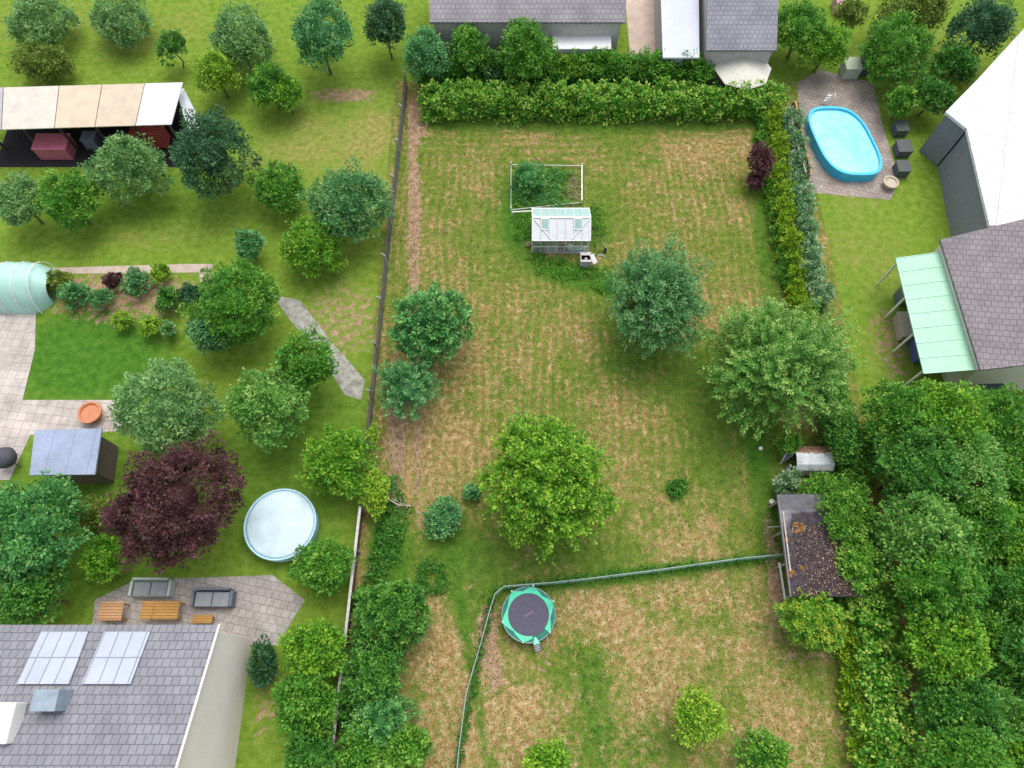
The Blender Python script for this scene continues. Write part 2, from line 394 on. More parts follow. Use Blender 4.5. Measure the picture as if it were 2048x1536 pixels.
# ---------------------------------------------------------------- ground
def ground_shader(name, near):
    m, nt, p = new_mat(name, .95, .1); v = worldpos(nt)
    mp = N(nt, "ShaderNodeMapping"); mp.inputs['Scale'].default_value = (1, .75, 1); nt.links.new(v, mp.inputs[0]); vs_ = mp.outputs[0]
    at = N(nt, "ShaderNodeAttribute", attribute_name="zones"); sp = N(nt, "ShaderNodeSeparateColor"); nt.links.new(at.outputs['Color'], sp.inputs[0])
    dry, lush, soil, hz = sp.outputs[0], sp.outputs[1], sp.outputs[2], at.outputs['Alpha']
    sx = N(nt, "ShaderNodeSeparateXYZ"); nt.links.new(v, sx.inputs[0])
    wob = noise(nt, v, .10, 1)
    def stripe(c, k): return math_(nt, 'SINE', math_(nt, 'ADD', math_(nt, 'MULTIPLY', c, 2*math.pi/k), math_(nt, 'MULTIPLY', wob, 24.0)))
    st = math_(nt, 'ADD', math_(nt, 'MULTIPLY', stripe(sx.outputs[0], .52), math_(nt, 'SUBTRACT', 1.0, hz)), math_(nt, 'MULTIPLY', stripe(sx.outputs[1], .6), hz))
    ym = N(nt, 'ShaderNodeMapRange'); ym.inputs[1].default_value = 5; ym.inputs[2].default_value = 13; ym.inputs[3].default_value = .25; nt.links.new(sx.outputs[1], ym.inputs[0]); ymod = ym.outputs[0]
    n1 = noise(nt, v, .22, 3); n2 = noise(nt, vs_, 1.1, 4, .6); n3 = noise(nt, vs_, 4.5, 4, .65); n4 = noise(nt, v, 15, 3, .7); n5 = noise(nt, v, 2.7, 5, .7, .6)
    def cen(x, k): return math_(nt, 'MULTIPLY', math_(nt, 'SUBTRACT', x, .5), k)
    amp = 1.0 if near else .35
    s = math_(nt, 'ADD', dry, cen(n1, 1.7*amp)); s = math_(nt, 'ADD', s, cen(n2, 1.3*amp)); s = math_(nt, 'ADD', s, cen(n3, 1.1*amp)); s = math_(nt, 'ADD', s, cen(n4, 1.0*amp))
    s = math_(nt, 'ADD', s, cen(n5, 2.0*amp)); s = math_(nt, 'ADD', s, math_(nt, 'MULTIPLY', math_(nt, 'MULTIPLY', math_(nt, 'MULTIPLY', st, ymod), .34 if near else .0), math_(nt, 'POWER', noise(nt, v, .35, 2), 1.2)))
    s = math_(nt, 'SUBTRACT', s, math_(nt, 'MULTIPLY', lush, .8))
    gn = noise(nt, v, 2.2, 4, .65)
    gfac = math_(nt, 'ADD', gn, cen(n4, .5))
    green = ramp(nt, gfac, [(.25, (.06, .125, .014)), (.5, (.125, .185, .024)), (.8, (.23, .26, .05))] if near else [(.25, (.10, .19, .014)), (.5, (.17, .26, .03)), (.8, (.26, .33, .06))])
    lushc = ramp(nt, gfac, [(.3, (.03, .11, .01)), (.7, (.09, .21, .022))])
    green = mix(nt, math_(nt, 'MULTIPLY', lush, 1.0, clamp=True), green, lushc)
    tan = ramp(nt, math_(nt, 'ADD', noise(nt, v, 3.1, 4, .6), cen(n4, .6)), [(.28, (.21, .11, .04)), (.5, (.38, .25, .11)), (.74, (.64, .51, .33))])
    tan2 = ramp(nt, math_(nt, 'ADD', noise(nt, v, 3.3, 4, .6), cen(n4, .5)), [(.28, (.17, .105, .035)), (.5, (.33, .22, .09)), (.74, (.54, .42, .23))])
    tan = mix(nt, ymod, tan, tan2)
    f = N(nt, "ShaderNodeMapRange"); f.interpolation_type = 'SMOOTHSTEP'
    f.inputs[1].default_value = .12; f.inputs[2].default_value = 1.02; nt.links.new(s, f.inputs[0])
    col = mix(nt, f.outputs[0], green, tan)
    so = math_(nt, 'ADD', math_(nt, 'ADD', soil, cen(n3, .9)), cen(n5, 1.7)); f2 = N(nt, "ShaderNodeMapRange"); f2.interpolation_type = 'SMOOTHSTEP'
    f2.inputs[1].default_value = .34; f2.inputs[2].default_value = .72; nt.links.new(so, f2.inputs[0])
    soilc = ramp(nt, math_(nt, 'ADD', noise(nt, v, 2.6, 5, .7), cen(n4, .9)), [(.25, (.13, .08, .05)), (.5, (.34, .22, .14)), (.75, (.52, .36, .24))])
    col = mix(nt, f2.outputs[0], col, soilc)
    nt.links.new(col, p.inputs['Base Color'])
    bump(nt, p, math_(nt, 'ADD', n3, n4), .6 if near else .2, .06)
    return m
def zone_mesh(name, xs, ys, z, zones, mat, base, jitter=None):
    X, Y = np.meshgrid(xs, ys); V = np.stack([X, Y, np.full_like(X, z)], -1).reshape(-1, 3)
    ch = np.tile(np.array(base, float), (len(V), 1))
    for px, py, rx, ry, k, val, ang in zones:
        c = G(px, py); s = SCL(px, py); a = R(ang); dx = V[:, 0]-c.x; dy = V[:, 1]-c.y
        u = (dx*math.cos(a)+dy*math.sin(a))/(rx*s); w_ = (-dx*math.sin(a)+dy*math.cos(a))/(ry*s*1.12)
        g = 1/(1+np.exp(7*(np.sqrt(u*u+w_*w_)-1)))
        ch[:, k] += val*g
    ny, nx = X.shape; i = np.arange((ny-1)*(nx-1)); r_, c_ = i//(nx-1), i % (nx-1); a0 = r_*nx+c_
    F = np.stack([a0, a0+1, a0+nx+1, a0+nx], 1)
    me = bpy.data.meshes.new(name); me.from_pydata(V.tolist(), [], F.tolist())
    at = me.attributes.new("zones", 'FLOAT_COLOR', 'POINT'); at.data.foreach_set('color', ch.astype(np.float32).ravel())
    me.materials.append(mat); me.update(); o = bpy.data.objects.new(name, me); C.objects.link(o)
    return tag(o, kind='structure')
DRY, LUSH, SOIL, HZ = 0, 1, 2, 3
nz = [ # neighbouring ground
    (170, 710, 170, 95, LUSH, .95, 0), (200, 60, 260, 70, DRY, .25, 0), (650, 280, 170, 80, DRY, .35, 10), (430, 430, 230, 50, DRY, .3, 15),
    (680, 640, 90, 90, SOIL, .5, 0), (250, 590, 170, 60, SOIL, .62, 0), (690, 190, 80, 18, SOIL, .7, 0), (1690, 180, 90, 40, SOIL, .4, 0),
    (1730, 500, 70, 300, DRY, .22, 0), (1780, 690, 40, 80, SOIL, .55, 0), (1690, 370, 60, 30, SOIL, .5, 0), (530, 1400, 30, 90, SOIL, .5, 0),
    (1730, 330, 40, 120, SOIL, .3, 0), (600, 900, 150, 160, LUSH, .4, 0), (1840, 130, 150, 80, DRY, .2, 0), (300, 400, 300, 60, LUSH, .3, 0),
    (740, 420, 60, 300, DRY, .2, 0), (150, 1050, 200, 150, LUSH, .5, 0)]
xs = np.concatenate([[-600, -200, -90], np.arange(-50, 50.1, .7), [90, 200, 600]])
ys = np.concatenate([[-600, -200, -60], np.arange(-14, 60.1, .7), [90, 200, 700]])
zone_mesh('ground', xs, ys, 0, nz, ground_shader("neighbour_grass", False), (.18, .15, 0, 0))
gz = [
    (1180, 290, 330, 55, HZ, .9, 0), (1420, 310, 110, 45, DRY, .22, 0), (1330, 1150, 420, 40, HZ, .5, 0),
    (829, 560, 13, 460, SOIL, .75, 4), (838, 240, 20, 60, SOIL, .7, 0), (835, 400, 16, 90, SOIL, .4, 0), (790, 880, 18, 110, SOIL, .75, 5), (800, 760, 14, 160, SOIL, .5, 5),
    (980, 1300, 22, 75, SOIL, .8, 12), (1085, 1320, 20, 35, SOIL, .45, 0), (990, 1225, 22, 30, SOIL, .45, 0),
    (870, 920, 110, 130, DRY, .28, 0), (1080, 720, 160, 90, DRY, .16, 0), (900, 1400, 60, 140, DRY, .30, 0), (900, 780, 70, 130, DRY, .14, 0),
    (1250, 1400, 400, 250, DRY, .09, 0), (1200, 1230, 130, 70, DRY, .12, 0), (1330, 1240, 210, 90, DRY, .14, 0), (1000, 1420, 70, 110, DRY, .22, 0), (1560, 1420, 100, 100, DRY, .10, 0),
    (1165, 1340, 60, 60, LUSH, .3, 0), (1240, 1490, 130, 60, LUSH, .38, 0), (1190, 1400, 30, 70, LUSH, .3, 0), (1140, 550, 95, 24, LUSH, 1.0, -18), (1205, 565, 50, 22, LUSH, .7, -20),
    (1040, 440, 40, 70, LUSH, 1.0, 0), (1190, 460, 30, 60, LUSH, .6, -20), (1180, 250, 360, 16, LUSH, .7, 0), (1530, 420, 22, 210, LUSH, .75, -5),
    (1085, 370, 75, 45, LUSH, .8, 0), (1145, 375, 16, 30, SOIL, .36, 0),
    (1320, 740, 140, 55, LUSH, .38, 0), (1250, 660, 60, 80, LUSH, .3, 0), (1440, 850, 80, 120, LUSH, .35, -12), (1530, 1020, 24, 150, LUSH, .7, 0), (1530, 880, 40, 60, LUSH, .5, 0),
    (1545, 1120, 18, 90, SOIL, .6, 0), (1555, 1220, 20, 60, SOIL, .5, 0), (1700, 1420, 16, 130, SOIL, .7, -6), (1620, 1310, 60, 14, SOIL, .5, 0),
    (1070, 860, 170, 20, DRY, .1, 0), (1060, 1120, 200, 40, LUSH, .42, 0), (940, 1150, 60, 130, LUSH, .3, 0), (780, 1120, 40, 130, LUSH, .9, 6), (880, 1080, 60, 30, LUSH, .35, 0),
    (1100, 800, 60, 40, LUSH, .18, 0), (960, 400, 80, 120, LUSH, .12, 0), (1290, 660, 50, 60, LUSH, .2, 0), (1650, 1400, 60, 110, DRY, -.18, 0), (1000, 760, 40, 30, LUSH, .3, 0),
    (1270, 1150, 290, 12, LUSH, .85, 7), (945, 1350, 12, 190, LUSH, .7, 12), (1480, 320, 50, 40, DRY, .1, 0), (900, 640, 50, 60, DRY, .12, 0)]
zone_mesh('lawn', np.arange(-8.3, 20.2, .22), np.arange(-8.5, 39.6, .22), .006, gz, ground_shader("garden_grass", True), (.42, 0, 0, 0))
def sheet(name, pts, z, mat, label=None):
    mb = MB(); mb.poly([(*G(*p)[:2], z) for p in pts]); return tag(mb.build(name, mat), kind='structure')
pave = jointed("pale_paving", (.56, .50, .46), .5, .5, (.34, .31, .26), .9, .07, .014, .1, 0); pave2 = jointed("grey_paving", (.42, .38, .36), .4, .4, (.22, .22, .16), .9, .1, .014, .2)
sheet('terrace', [(-200, 622), (72, 622), (70, 700), (45, 800), (262, 800), (240, 862), (60, 870), (20, 960), (-200, 960)], .010, pave)
sheet('patio', [(270, 1160), (545, 1150), (610, 1200), (555, 1290), (180, 1290), (190, 1200)], .010, pave2)
sheet('pool_patio', [(1595, 165), (1640, 140), (1745, 165), (1765, 250), (1800, 360), (1780, 400), (1620, 385), (1600, 290)], .010, jointed("pinkish_paving", (.40, .33, .30), .3, .3, (.20, .20, .13), .9, .12, .014, .3))
sheet('garden_path', [(372, 528), (425, 528), (432, 590), (405, 592), (398, 545), (100, 548), (98, 536)], .012, plain("sandy_path", (.50, .40, .33), .9, .2, 2))
sheet('stone_path', [(545, 590), (600, 600), (660, 680), (730, 760), (722, 800), (690, 790), (640, 710), (580, 640)], .012, plain("rubble", (.36, .35, .31), .95, .4, 2.5))
sheet('driveway', [(1245, -60), (1320, -60), (1315, 130), (1262, 130)], .012, plain("beige_path", (.55, .44, .37), .9, .15, 1.5))

# grass blades scattered over the lawn, thinly
rng = np.random.default_rng(5)
n = 90000
gx = rng.uniform(-7.6, 19.2, n); gy = rng.uniform(-5.5, 36.5, n)
cl = np.sin(gx*2.1+np.sin(gy*.7)*2)+np.sin(gy*1.3+gx*.6)+rng.normal(0, 1.1, n)
gp = np.stack([gx, gy, np.full(n, .005)], 1)
gd = np.concatenate([rng.normal(0, .6, (n, 2)), rng.uniform(.15, .8, (n, 1))], 1)
q = leaf_quads(gp, gd, unit(np.array([0, 0, 1.])+rng.normal(0, .3, (n, 3))), rng.uniform(.05, .13, n), rng.uniform(.025, .05, n))
gm = leafmat("lawn_blades", (.06, .15, .015), (.16, .22, .04), (.40, .29, .14), .3, .8)
h = bpy.data.objects.new("tmp", None)
o = mesh_from('lawn_grass', q, np.clip(.5+.18*cl, 0, 1), [gm], h); o.parent = None; bpy.data.objects.remove(h)
tag(o, 'short mown grass blades, half green and half dried to straw, over the whole lawn', 'grass', kind='stuff')

# ---------------------------------------------------------------- the garden's hedges and trees
def L2(*a): return [(G(x, y, z).x, G(x, y, z).y) for x, y, z in a]
yb = 36.75
row('hedge', 'long leafy hedge closing the far end of the garden', 'hedge', [(-6.2, yb), (4, yb+.05), (12, yb), (18.4, yb)], 2.2, 2.0, 'hedge', 'leafy', 1.15)
row('hedge', 'tall loose shrub row just behind the long back hedge, in front of the top houses', 'hedge', [(-6.4, 39.0), (4, 39.2), (9, 39.2), (13.0, 39.1)], 1.9, 2.5, 'mid', 'far', 1.0)
row('hedge', 'clipped bright lime hedge strip along the right boundary above the big pale tree', 'hedge', L2((1556, 200, 1.5), (1572, 380, 1.5), (1596, 520, 1.5), (1622, 640, 1.5)), 1.35, 1.6, 'trim', 'bushy', 1.2)
row('shrub_row', 'loose silvery green shrubs between lime hedge and wooden fence', 'shrubs', L2((1590, 215, 1.8), (1608, 380, 1.8), (1632, 520, 1.8), (1648, 600, 1.8)), 1.6, 2.0, 'silver', 'bushy', 1.0)
row('shrub_row', 'dark low shrubs filling the inner foot of the lime hedge', 'shrubs', L2((1515, 180, .6), (1528, 270, .6), (1556, 440, .6), (1575, 570, .6)), .7, 1.0, 'mid', 'bushy', .9)
row('hedge', 'tall dense green hedge at the lower right edge of the lawn', 'hedge', L2((1742, 1180, 1.9), (1758, 1300, 1.9), (1782, 1440, 1.9), (1805, 1600, 1.9)), 2.5, 2.6, 'hedge', 'leafy', 1.0)
row('hedge', 'green overgrown hedge along the boundary behind the arched hut and dark shed', 'hedge', L2((1666, 690, 1.7), (1690, 830, 1.7), (1708, 960, 1.7), (1736, 1120, 1.7)), 1.5, 1.9, 'mid', 'bushy', 1.0)
row('thicket_hedge', 'continuous dark hedge along the lower left fence behind the domed shrubs', 'hedge', L2((742, 1175, 1.3), (735, 1280, 1.3), (722, 1400, 1.3), (712, 1540, 1.3)), 1.7, 1.6, 'dark', 'bushy', 1.0)
row('hedge', 'low lime green hedge on the inner side of the tall lower right hedge', 'hedge', L2((1698, 1215, 1.2), (1710, 1300, 1.2), (1720, 1370, 1.2), (1738, 1470, 1.2), (1750, 1600, 1.2)), 1.3, 1.5, 'trim', 'bushy', 1.1)

tree('broad_tree', 'round bright yellow-green tree in the middle of the lawn', 'tree', 1090, 958, 3.4, 120, 'lime', 'coarse', 1.08, .92, 1.0)
tree('orchard_tree', 'blue-green ragged tree right of the composter, trunk showing through', 'tree', 1314, 600, 3.2, 94, 'blue', 'fine', 1.1, .92, 1.1)
tree('spreading_tree', 'largest pale green tree with radiating feathery branches at the right boundary', 'tree', 1558, 728, 3.4, 132, 'soft', 'feather', 1.0, .85, 1.15)
tree('round_tree', 'dense tufted dark green tree beside the left fence', 'tree', 862, 652, 2.7, 78, 'tuft', 'tufty', 1.0, .95)
tree('small_tree', 'small spiky blue-green tree against the left fence, below the tufted one', 'tree', 813, 768, 2.0, 60, 'teal', 'feather', 1.0, .8, 1.5, mean=.8)
tree('lime_sapling', 'young lime green tree alone on the dry lower lawn', 'tree', 1393, 1432, 1.9, 48, 'yell', 'bushy', 1.2, 1.0, 1.0)
tree('young_tree', 'bright green star-leaved tree cut by the bottom edge near the wire fence', 'tree', 1090, 1530, 1.6, 46, 'lime', 'coarse', 1.0, .8, .9)
tree('young_tree', 'sparse green young tree at the bottom right of the dry lawn', 'tree', 1530, 1515, 1.6, 50, 'mid', 'coarse', 1.0, .8, .7)
tree('domed_bush', 'round yellowish green bush with autumn flecks at the end of the dark roofed shed', 'bush', 1624, 1238, 1.7, 63, 'autumn', 'tufty', 1.0, .8, 1.4, mean=.8)
tree('small_bush', 'small round blue-green bush left of the big round lawn tree', 'bush', 888, 1036, .8, 37, 'teal', 'bushy', 1.1, .9, 1.3)
tree('tiny_bush', 'tiny dark bush half under the left side of the round lawn tree', 'bush', 944, 985, .5, 17, 'teal', 'bushy', 1.0, .9, 1.2)
tree('purple_bush', 'narrow purple-leaved small tree beside the lime hedge', 'tree', 1524, 326, 1.6, 21, 'purple', 'bushy', 1.6, 1.5, 1.6, lean=(-.4, -.9))
# purple bush is drawn out toward the lawn
tree('purple_bush', 'low arm of purple leaves reaching into the lawn below the purple tree', 'bush', 1510, 362, .9, 14, 'purple', 'bushy', 1.7, 1.0, 1.6)
patch('weed_mound', 'ragged mound of long dark grass left unmown on the right lawn', 'grass tuft', [(1356, 976, 20, 13), (1345, 985, 14, 10)], 'dark', .35, .25, 70)
patch('flat_bush', 'low open bush with a bare twiggy centre below the small round bush', 'bush', [(862, 1135, 24, 14), (845, 1160, 12, 24), (882, 1165, 13, 22), (860, 1180, 20, 8)], 'dark', .45, .2, 60)

# lower-left thicket
tree('thicket_shrub', 'large dark domed shrub with brown gap, first of the lower left thicket', 'shrub', 788, 1228, 1.9, 72, 'dark', 'tufty', 1.0, .9, 1.4, mean=.85)
tree('thicket_shrub', 'blue-dark shrub by the broken rail, second in the lower left thicket', 'shrub', 752, 1345, 1.8, 62, 'dark', 'tufty', 1.1, .9, 1.4, mean=.8)
tree('thicket_shrub', 'ferny mid-green shrub above the pale lower left corner shrub', 'shrub', 768, 1432, 1.6, 58, 'tuft', 'feather', 1.0, .9, 1.6, mean=.8)
tree('thicket_shrub', 'light yellow-green shrub in the lower left corner of the garden', 'shrub', 808, 1498, 1.7, 50, 'mid', 'coarse', .9, .8, 1.3)
tree('thicket_shrub', 'dark shrub on the fence line at the bottom left corner', 'shrub', 728, 1500, 1.7, 52, 'mid', 'tufty', 1.1, .9, 1.3, mean=.8)
tree('fence_climber', 'yellow-green climber heaped on the left fence above the dead branch', 'climber', 752, 985, 1.3, 24, 'yell', 'bushy', 2.2, 1.2, 1.2)
tree('fence_climber', 'small star-leaved yellow climber on the left fence below the spiky tree', 'climber', 748, 865, 1.1, 10, 'yell', 'bushy', 2.0, 1.2, .7)
patch('nettle_bank', 'dark nettles banked along the white rail of the left fence', 'weeds', [(778, 985, 26, 30), (785, 1050, 34, 60), (768, 1110, 26, 50), (750, 1160, 24, 30)], 'dark', .7, .17, 42, slim=.45)
# right side bushes round the sheds
tree('shed_shrub', 'bright green shrub spilling over the lower corner of the rusty hut', 'shrub', 1645, 985, 1.7, 42, 'mid', 'coarse', 1.0, .9, 1.3, mean=.8)
tree('shed_shrub', 'tall green shrub leaning over the dark shed roof from the right', 'shrub', 1690, 1035, 2.3, 60, 'mid', 'coarse', 1.1, .9, 1.3, mean=.8)
tree('shed_shrub', 'green shrub behind the lower right corner of the dark shed', 'shrub', 1722, 1130, 2.4, 50, 'hedge', 'bushy', 1.2, .9, 1.0)
tree('shed_shrub', 'dark green shrub behind the rusty hut, under the large pale tree', 'shrub', 1682, 862, 2.0, 38, 'dark', 'bushy', 1.6, .9, 1.0)
tree('shed_shrub', 'pale leafy shrub between rusty hut and dark shed, lawn side', 'shrub', 1575, 968, .9, 28, 'silver', 'bushy', .9, .9, 1.0)
tree('shed_shrub', 'narrow green shrub under the pale tree left of the rusty hut', 'shrub', 1578, 885, 1.2, 24, 'mid', 'feather', 1.0, .9, 1.6, mean=.8)
patch('tall_grass', 'long green grass growing round the foot of the glasshouse', 'grass', [(1150, 545, 80, 15), (1045, 455, 22, 34, 1.5), (1210, 575, 36, 14), (1075, 500, 12, 30), (1195, 455, 14, 50), (1100, 522, 40, 10)], 'mid', .3, .2, 26, kind='stuff')
patch('fence_grass', 'strip of long grass left standing along the wire fence', 'grass', [(1000+i*22, 1176-i*2.5, 15, 4) for i in range(25)]+[(984-i*5.1, 1200+i*24, 5, 15) for i in range(15)], 'dark', .35, .2, 34, kind='stuff')
patch('clover_patch', 'brighter clover and weed patches in the dry lower lawn', 'weeds', [(1165, 1335, 42, 32), (1180, 1395, 16, 30), (1240, 1480, 80, 30), (1150, 1300, 18, 16)], 'mid', .06, .11, 18, kind='stuff')
# raised bed by the glasshouse
tree('willow_shrub', 'fresh green upright shrub over the far left corner of the vegetable bed', 'shrub', 1054, 356, .9, 33, 'tuft', 'feather', .85, .7, 1.1, mean=.75)
patch('bed_weeds', 'rank tall weeds and young willow shoots filling the old vegetable bed', 'weeds', [(1060, 360, 34, 34, 2.6), (1045, 385, 26, 26, 1.4), (1090, 385, 36, 24, .9), (1110, 360, 20, 24, .8), (1100, 410, 60, 8, 1.0)], 'tuft', .5, .17, 42, slim=.32)
patch('bed_weeds', 'lighter loose weeds in the middle of the vegetable bed', 'weeds', [(1080, 352, 34, 12), (1120, 392, 24, 20), (1100, 372, 30, 24), (1130, 350, 20, 12), (1040, 400, 16, 16)], 'soft', .4, .16, 26, slim=.4)
patch('straw_heap', 'pale heap of dry cut stalks in the corner of the vegetable bed', 'straw', [(1149, 372, 10, 26), (1136, 388, 14, 12)], 'straw', .12, .28, 45, slim=.12)
patch('white_flowers', 'clump of small white flowers alone in the left lawn', 'flowers', [(887, 462, 7, 4)], 'straw', .12, .1, 130)

# ---------------------------------------------------------------- fences and small structures of the garden
galv = plain("galvanised", (.42, .43, .43), .5, .15, 8, metal=.3); wht = plain("white_paint", (.78, .78, .76), .5, .06, 5)
conc = plain("concrete", (.40, .39, .37), .9, .2, 7, bmp=.2); greenwire = plain("green_wire", (.10, .22, .15), .6, .2, 6)
dwire = plain("dark_wire", (.10, .105, .12), .7, .2, 6); timber = plain("weathered_timber", (.36, .31, .26), .85, .25, 7)
orangewood = plain("orange_timber", (.42, .20, .09), .8, .25, 5); tar = None
# left boundary fence: wire mesh on concrete posts with a grey kickboard
fa = Vector((-7.42, 38.9, 0)); fb = Vector((-8.05, 12.2, 0))
fe = thing('wire_fence', fa, 'dark wire fence on grey concrete posts along the left edge, upper half', 'fence')
for k in range(10):
    p = fa.lerp(fb, k/9); mb = MB(); mb.box(p+Vector((0, 0, .68)), (.10, .10, 1.36)); mb.beam(p+Vector((0, 0, 1.34)), p+Vector((-.16, 0, 1.5)), .08, .08); bevel(mb.build('post', conc, fe), .012)
mb = MB(); dn = (fb-fa); Lf = dn.length; dn.normalize()
for k in range(9): mb.beam(fa+Vector((.02, 0, .18+k*.13)), fb+Vector((.02, 0, .18+k*.13)), .012, .014)
for k in range(int(Lf/.11)): p = fa+dn*(k*.11)+Vector((.02, 0, 0)); mb.beam(p+Vector((0, 0, .16)), p+Vector((0, 0, 1.24)), .010, .010)
mb.build('wire_mesh', dwire, fe)
mb = MB(); mb.beam(fa+Vector((0, 0, .13)), fb+Vector((0, 0, .13)), .05, .24); mb.build('kickboard', plain("dark_board", (.13, .13, .14), .85, .3, 3), fe)
# left lower: white topped rail fence
fa = Vector((-7.95, 8.6, 0)); fb = Vector((-8.35, -4.5, 0))
fe = thing('rail_fence', fa, 'brown board fence with pale grey top rail along the lower left edge', 'fence')
for k in range(7):
    p = fa.lerp(fb, k/6); mb = MB(); mb.box(p+Vector((0, 0, .62)), (.1, .1, 1.24)); mb.build('post', timber, fe)
mb = MB(); mb.beam(fa+Vector((0, 0, 1.28)), fb+Vector((0, 0, 1.28)), .14, .07); bevel(mb.build('top_rail', plain("pale_rail", (.52, .50, .49), .8, .2, 6), fe), .01)
mb = MB()
nb = int((fa-fb).length/.14)
for k in range(nb):
    p = fa.lerp(fb, (k+.5)/nb)+Vector((-.07, 0, .6)); mb.box(p, (.02, .125, 1.1+.03*math.sin(k*7.3)))
mb.build('boards', plain("brown_boards", (.20, .12, .07), .9, .35, 3), fe)
# right boundary: orange board fence with grey pipe
fa = G(1590, 205, 1.5); fb = G(1622, 350, 1.5); fa.z = fb.z = 0
fe = thing('board_fence', fa, 'orange-brown board fence behind the shrubs, next to the blue pool', 'fence')
for k in range(5): p = fa.lerp(fb, k/4); mb = MB(); mb.box(p+Vector((-.09, 0, .8)), (.1, .1, 1.6)); mb.build('post', timber, fe)
mb = MB(); nb = int((fa-fb).length/.15)
for k in range(nb): p = fa.lerp(fb, (k+.5)/nb)+Vector((0, 0, .8)); mb.box(p, (.025, .135, 1.5+.04*math.sin(k*5.1)))
mb.build('boards', orangewood, fe)
mb = MB(); mb.beam(fa+Vector((0, 0, 1.6)), fb+Vector((0, 0, 1.6)), .11, .05); mb.build('cap', plain("orange_cap", (.52, .28, .13), .8, .2, 5), fe)
pp = [G(1582, 225, 1.7), G(1586, 255, 1.7), G(1594, 285, 1.7), G(1603, 315, 1.7), G(1612, 345, 1.7)]
mb = MB(); mb.tube(pp, .05, 8); tag(mb.build('pipe', galv, origin=pp[0]), 'grey pipe running along the orange board fence', 'pipe')

# low wire fence across the lower garden
def wire_fence(pts, label, hgt=.95):
    W = [G(*p) for p in pts]; e = thing('garden_fence', W[0], label, 'fence')
    seg = [(W[i+1]-W[i]).length for i in range(len(W)-1)]; tot = sum(seg)
    def at(s):
        for i, l in enumerate(seg):
            if s <= l or i == len(seg)-1: return W[i].lerp(W[i+1], min(1, s/l))
            s -= l
    npst = int(tot/2.4)+1
    for k in range(npst+1):
        p = at(tot*k/npst); mb = MB(); mb.tube([p, p+Vector((0, 0, hgt+.08))], .028, 8); mb.build('post', greenwire if k % 3 else galv, e)
    mb = MB(); k = 0.0
    ht = [.03+(hgt-.05)*i/8 for i in range(9)]
    step = .6
    while k < tot:
        a, b = at(k), at(min(k+step, tot)); k += step
        for hh in ht: mb.beam(a+Vector((0, 0, hh)), b+Vector((0, 0, hh)), .012, .012)
    k = 0.0
    while k < tot: p = at(k); mb.beam(p+Vector((0, 0, .02)), p+Vector((0, 0, hgt)), .009, .009); k += .10
    mb.build('wire_mesh', greenwire, e)
    mb = MB(); k = 0.0
    while k < tot:
        a, b = at(k), at(min(k+step, tot)); k += step; mb.beam(a+Vector((0, 0, hgt+.012)), b+Vector((0, 0, hgt+.012)), .03, .03)
    mb.build('top_wire', plain("grey_wire", (.38, .42, .40), .6, .15, 5), e)
wire_fence([(1552, 1115), (1480, 1121), (1400, 1132), (1300, 1146), (1180, 1161), (1110, 1169), (1060, 1173), (1008, 1177), (992, 1188), (984, 1212), (976, 1240), (964, 1285), (952, 1325), (934, 1389), (921, 1490), (910, 1600)],
           'low green wire fence crossing the lawn and turning down past the trampoline')

# old vegetable bed edging
E_ = [G(1022, 333), G(1163, 335), G(1163, 408), G(1022, 423)]
e = thing('vegetable_bed', E_[3], 'old pale pipe and board edging round the overgrown vegetable bed', 'bed edging')
for i, (a, b, m, hh) in enumerate(((0, 1, galv, .16), (1, 2, wht, .3), (2, 3, galv, .16), (3, 0, galv, .12))):
    mb = MB(); z = Vector((0, 0, hh)); mb.beam(E_[a]+z, E_[b]+z, .07 if i == 1 else .045, .06); mb.build('edge_rail', m, e)
for p in E_: mb = MB(); mb.tube([p, p+Vector((0, 0, .42))], .035, 8); mb.build('post', wht, e)
p0, p1 = G(1024, 424, .45), G(1066, 422, .45)
mb = MB(); mb.tube([p0, p1], .045, 8); mb.tube([p0-Vector((0, 0, .45)), p0], .03, 8); mb.tube([p1-Vector((0, 0, .45)), p1], .03, 8)
tag(mb.build('pipe_rail', wht, origin=(p0.x, p0.y, 0)), 'white rail on two short legs left of the glasshouse', 'rail')

# ---- glasshouse
gx0, gx1, gy0, gy1, ez, rz_ = 1.26, 4.79, 25.07, 27.45, 1.42, 2.12; gym = (gy0+gy1)/2
gh = thing('greenhouse', ((gx0+gx1)/2, gym, 0), 'small white-framed greenhouse with milky, sky-whitened roof and clear side panes', 'greenhouse')
frame_m = plain("white_aluminium", (.80, .82, .82), .35, .05, 4, spec=.5)
def glassy(name, col, transp, rough):
    m, nt, p = new_mat(name, rough, .5); v = objpos(nt)
    nt.links.new(ramp(nt, noise(nt, v, 3, 4), [(.3, tuple(c*.9 for c in col)), (.7, col)]), p.inputs['Base Color'])
    t = N(nt, "ShaderNodeBsdfTransparent"); mx = N(nt, "ShaderNodeMixShader"); mx.inputs[0].default_value = transp
    nt.links.new(p.outputs[0], mx.inputs[1]); nt.links.new(t.outputs[0], mx.inputs[2])
    nt.links.new(mx.outputs[0], nt.nodes["Material Output"].inputs['Surface']); return m
sky_milk = glassy("sky_white_roof_pane", (.80, .82, .86), .12, .12); clear = glassy("side_pane", (.45, .55, .53), .82, .06); tealp = glassy("vent_pane", (.50, .72, .70), .35, .08)  # southern roof panes: reflected sky is put into their milky white
mb = MB()
mb.box(((gx0+gx1)/2, gy0, .05), (gx1-gx0+.06, .06, .1)); mb.box(((gx0+gx1)/2, gy1, .05), (gx1-gx0+.06, .06, .1))
for x in (gx0, gx1): mb.box((x, gym, .05), (.06, gy1-gy0-.06, .1))
mb.build('base', conc, gh)
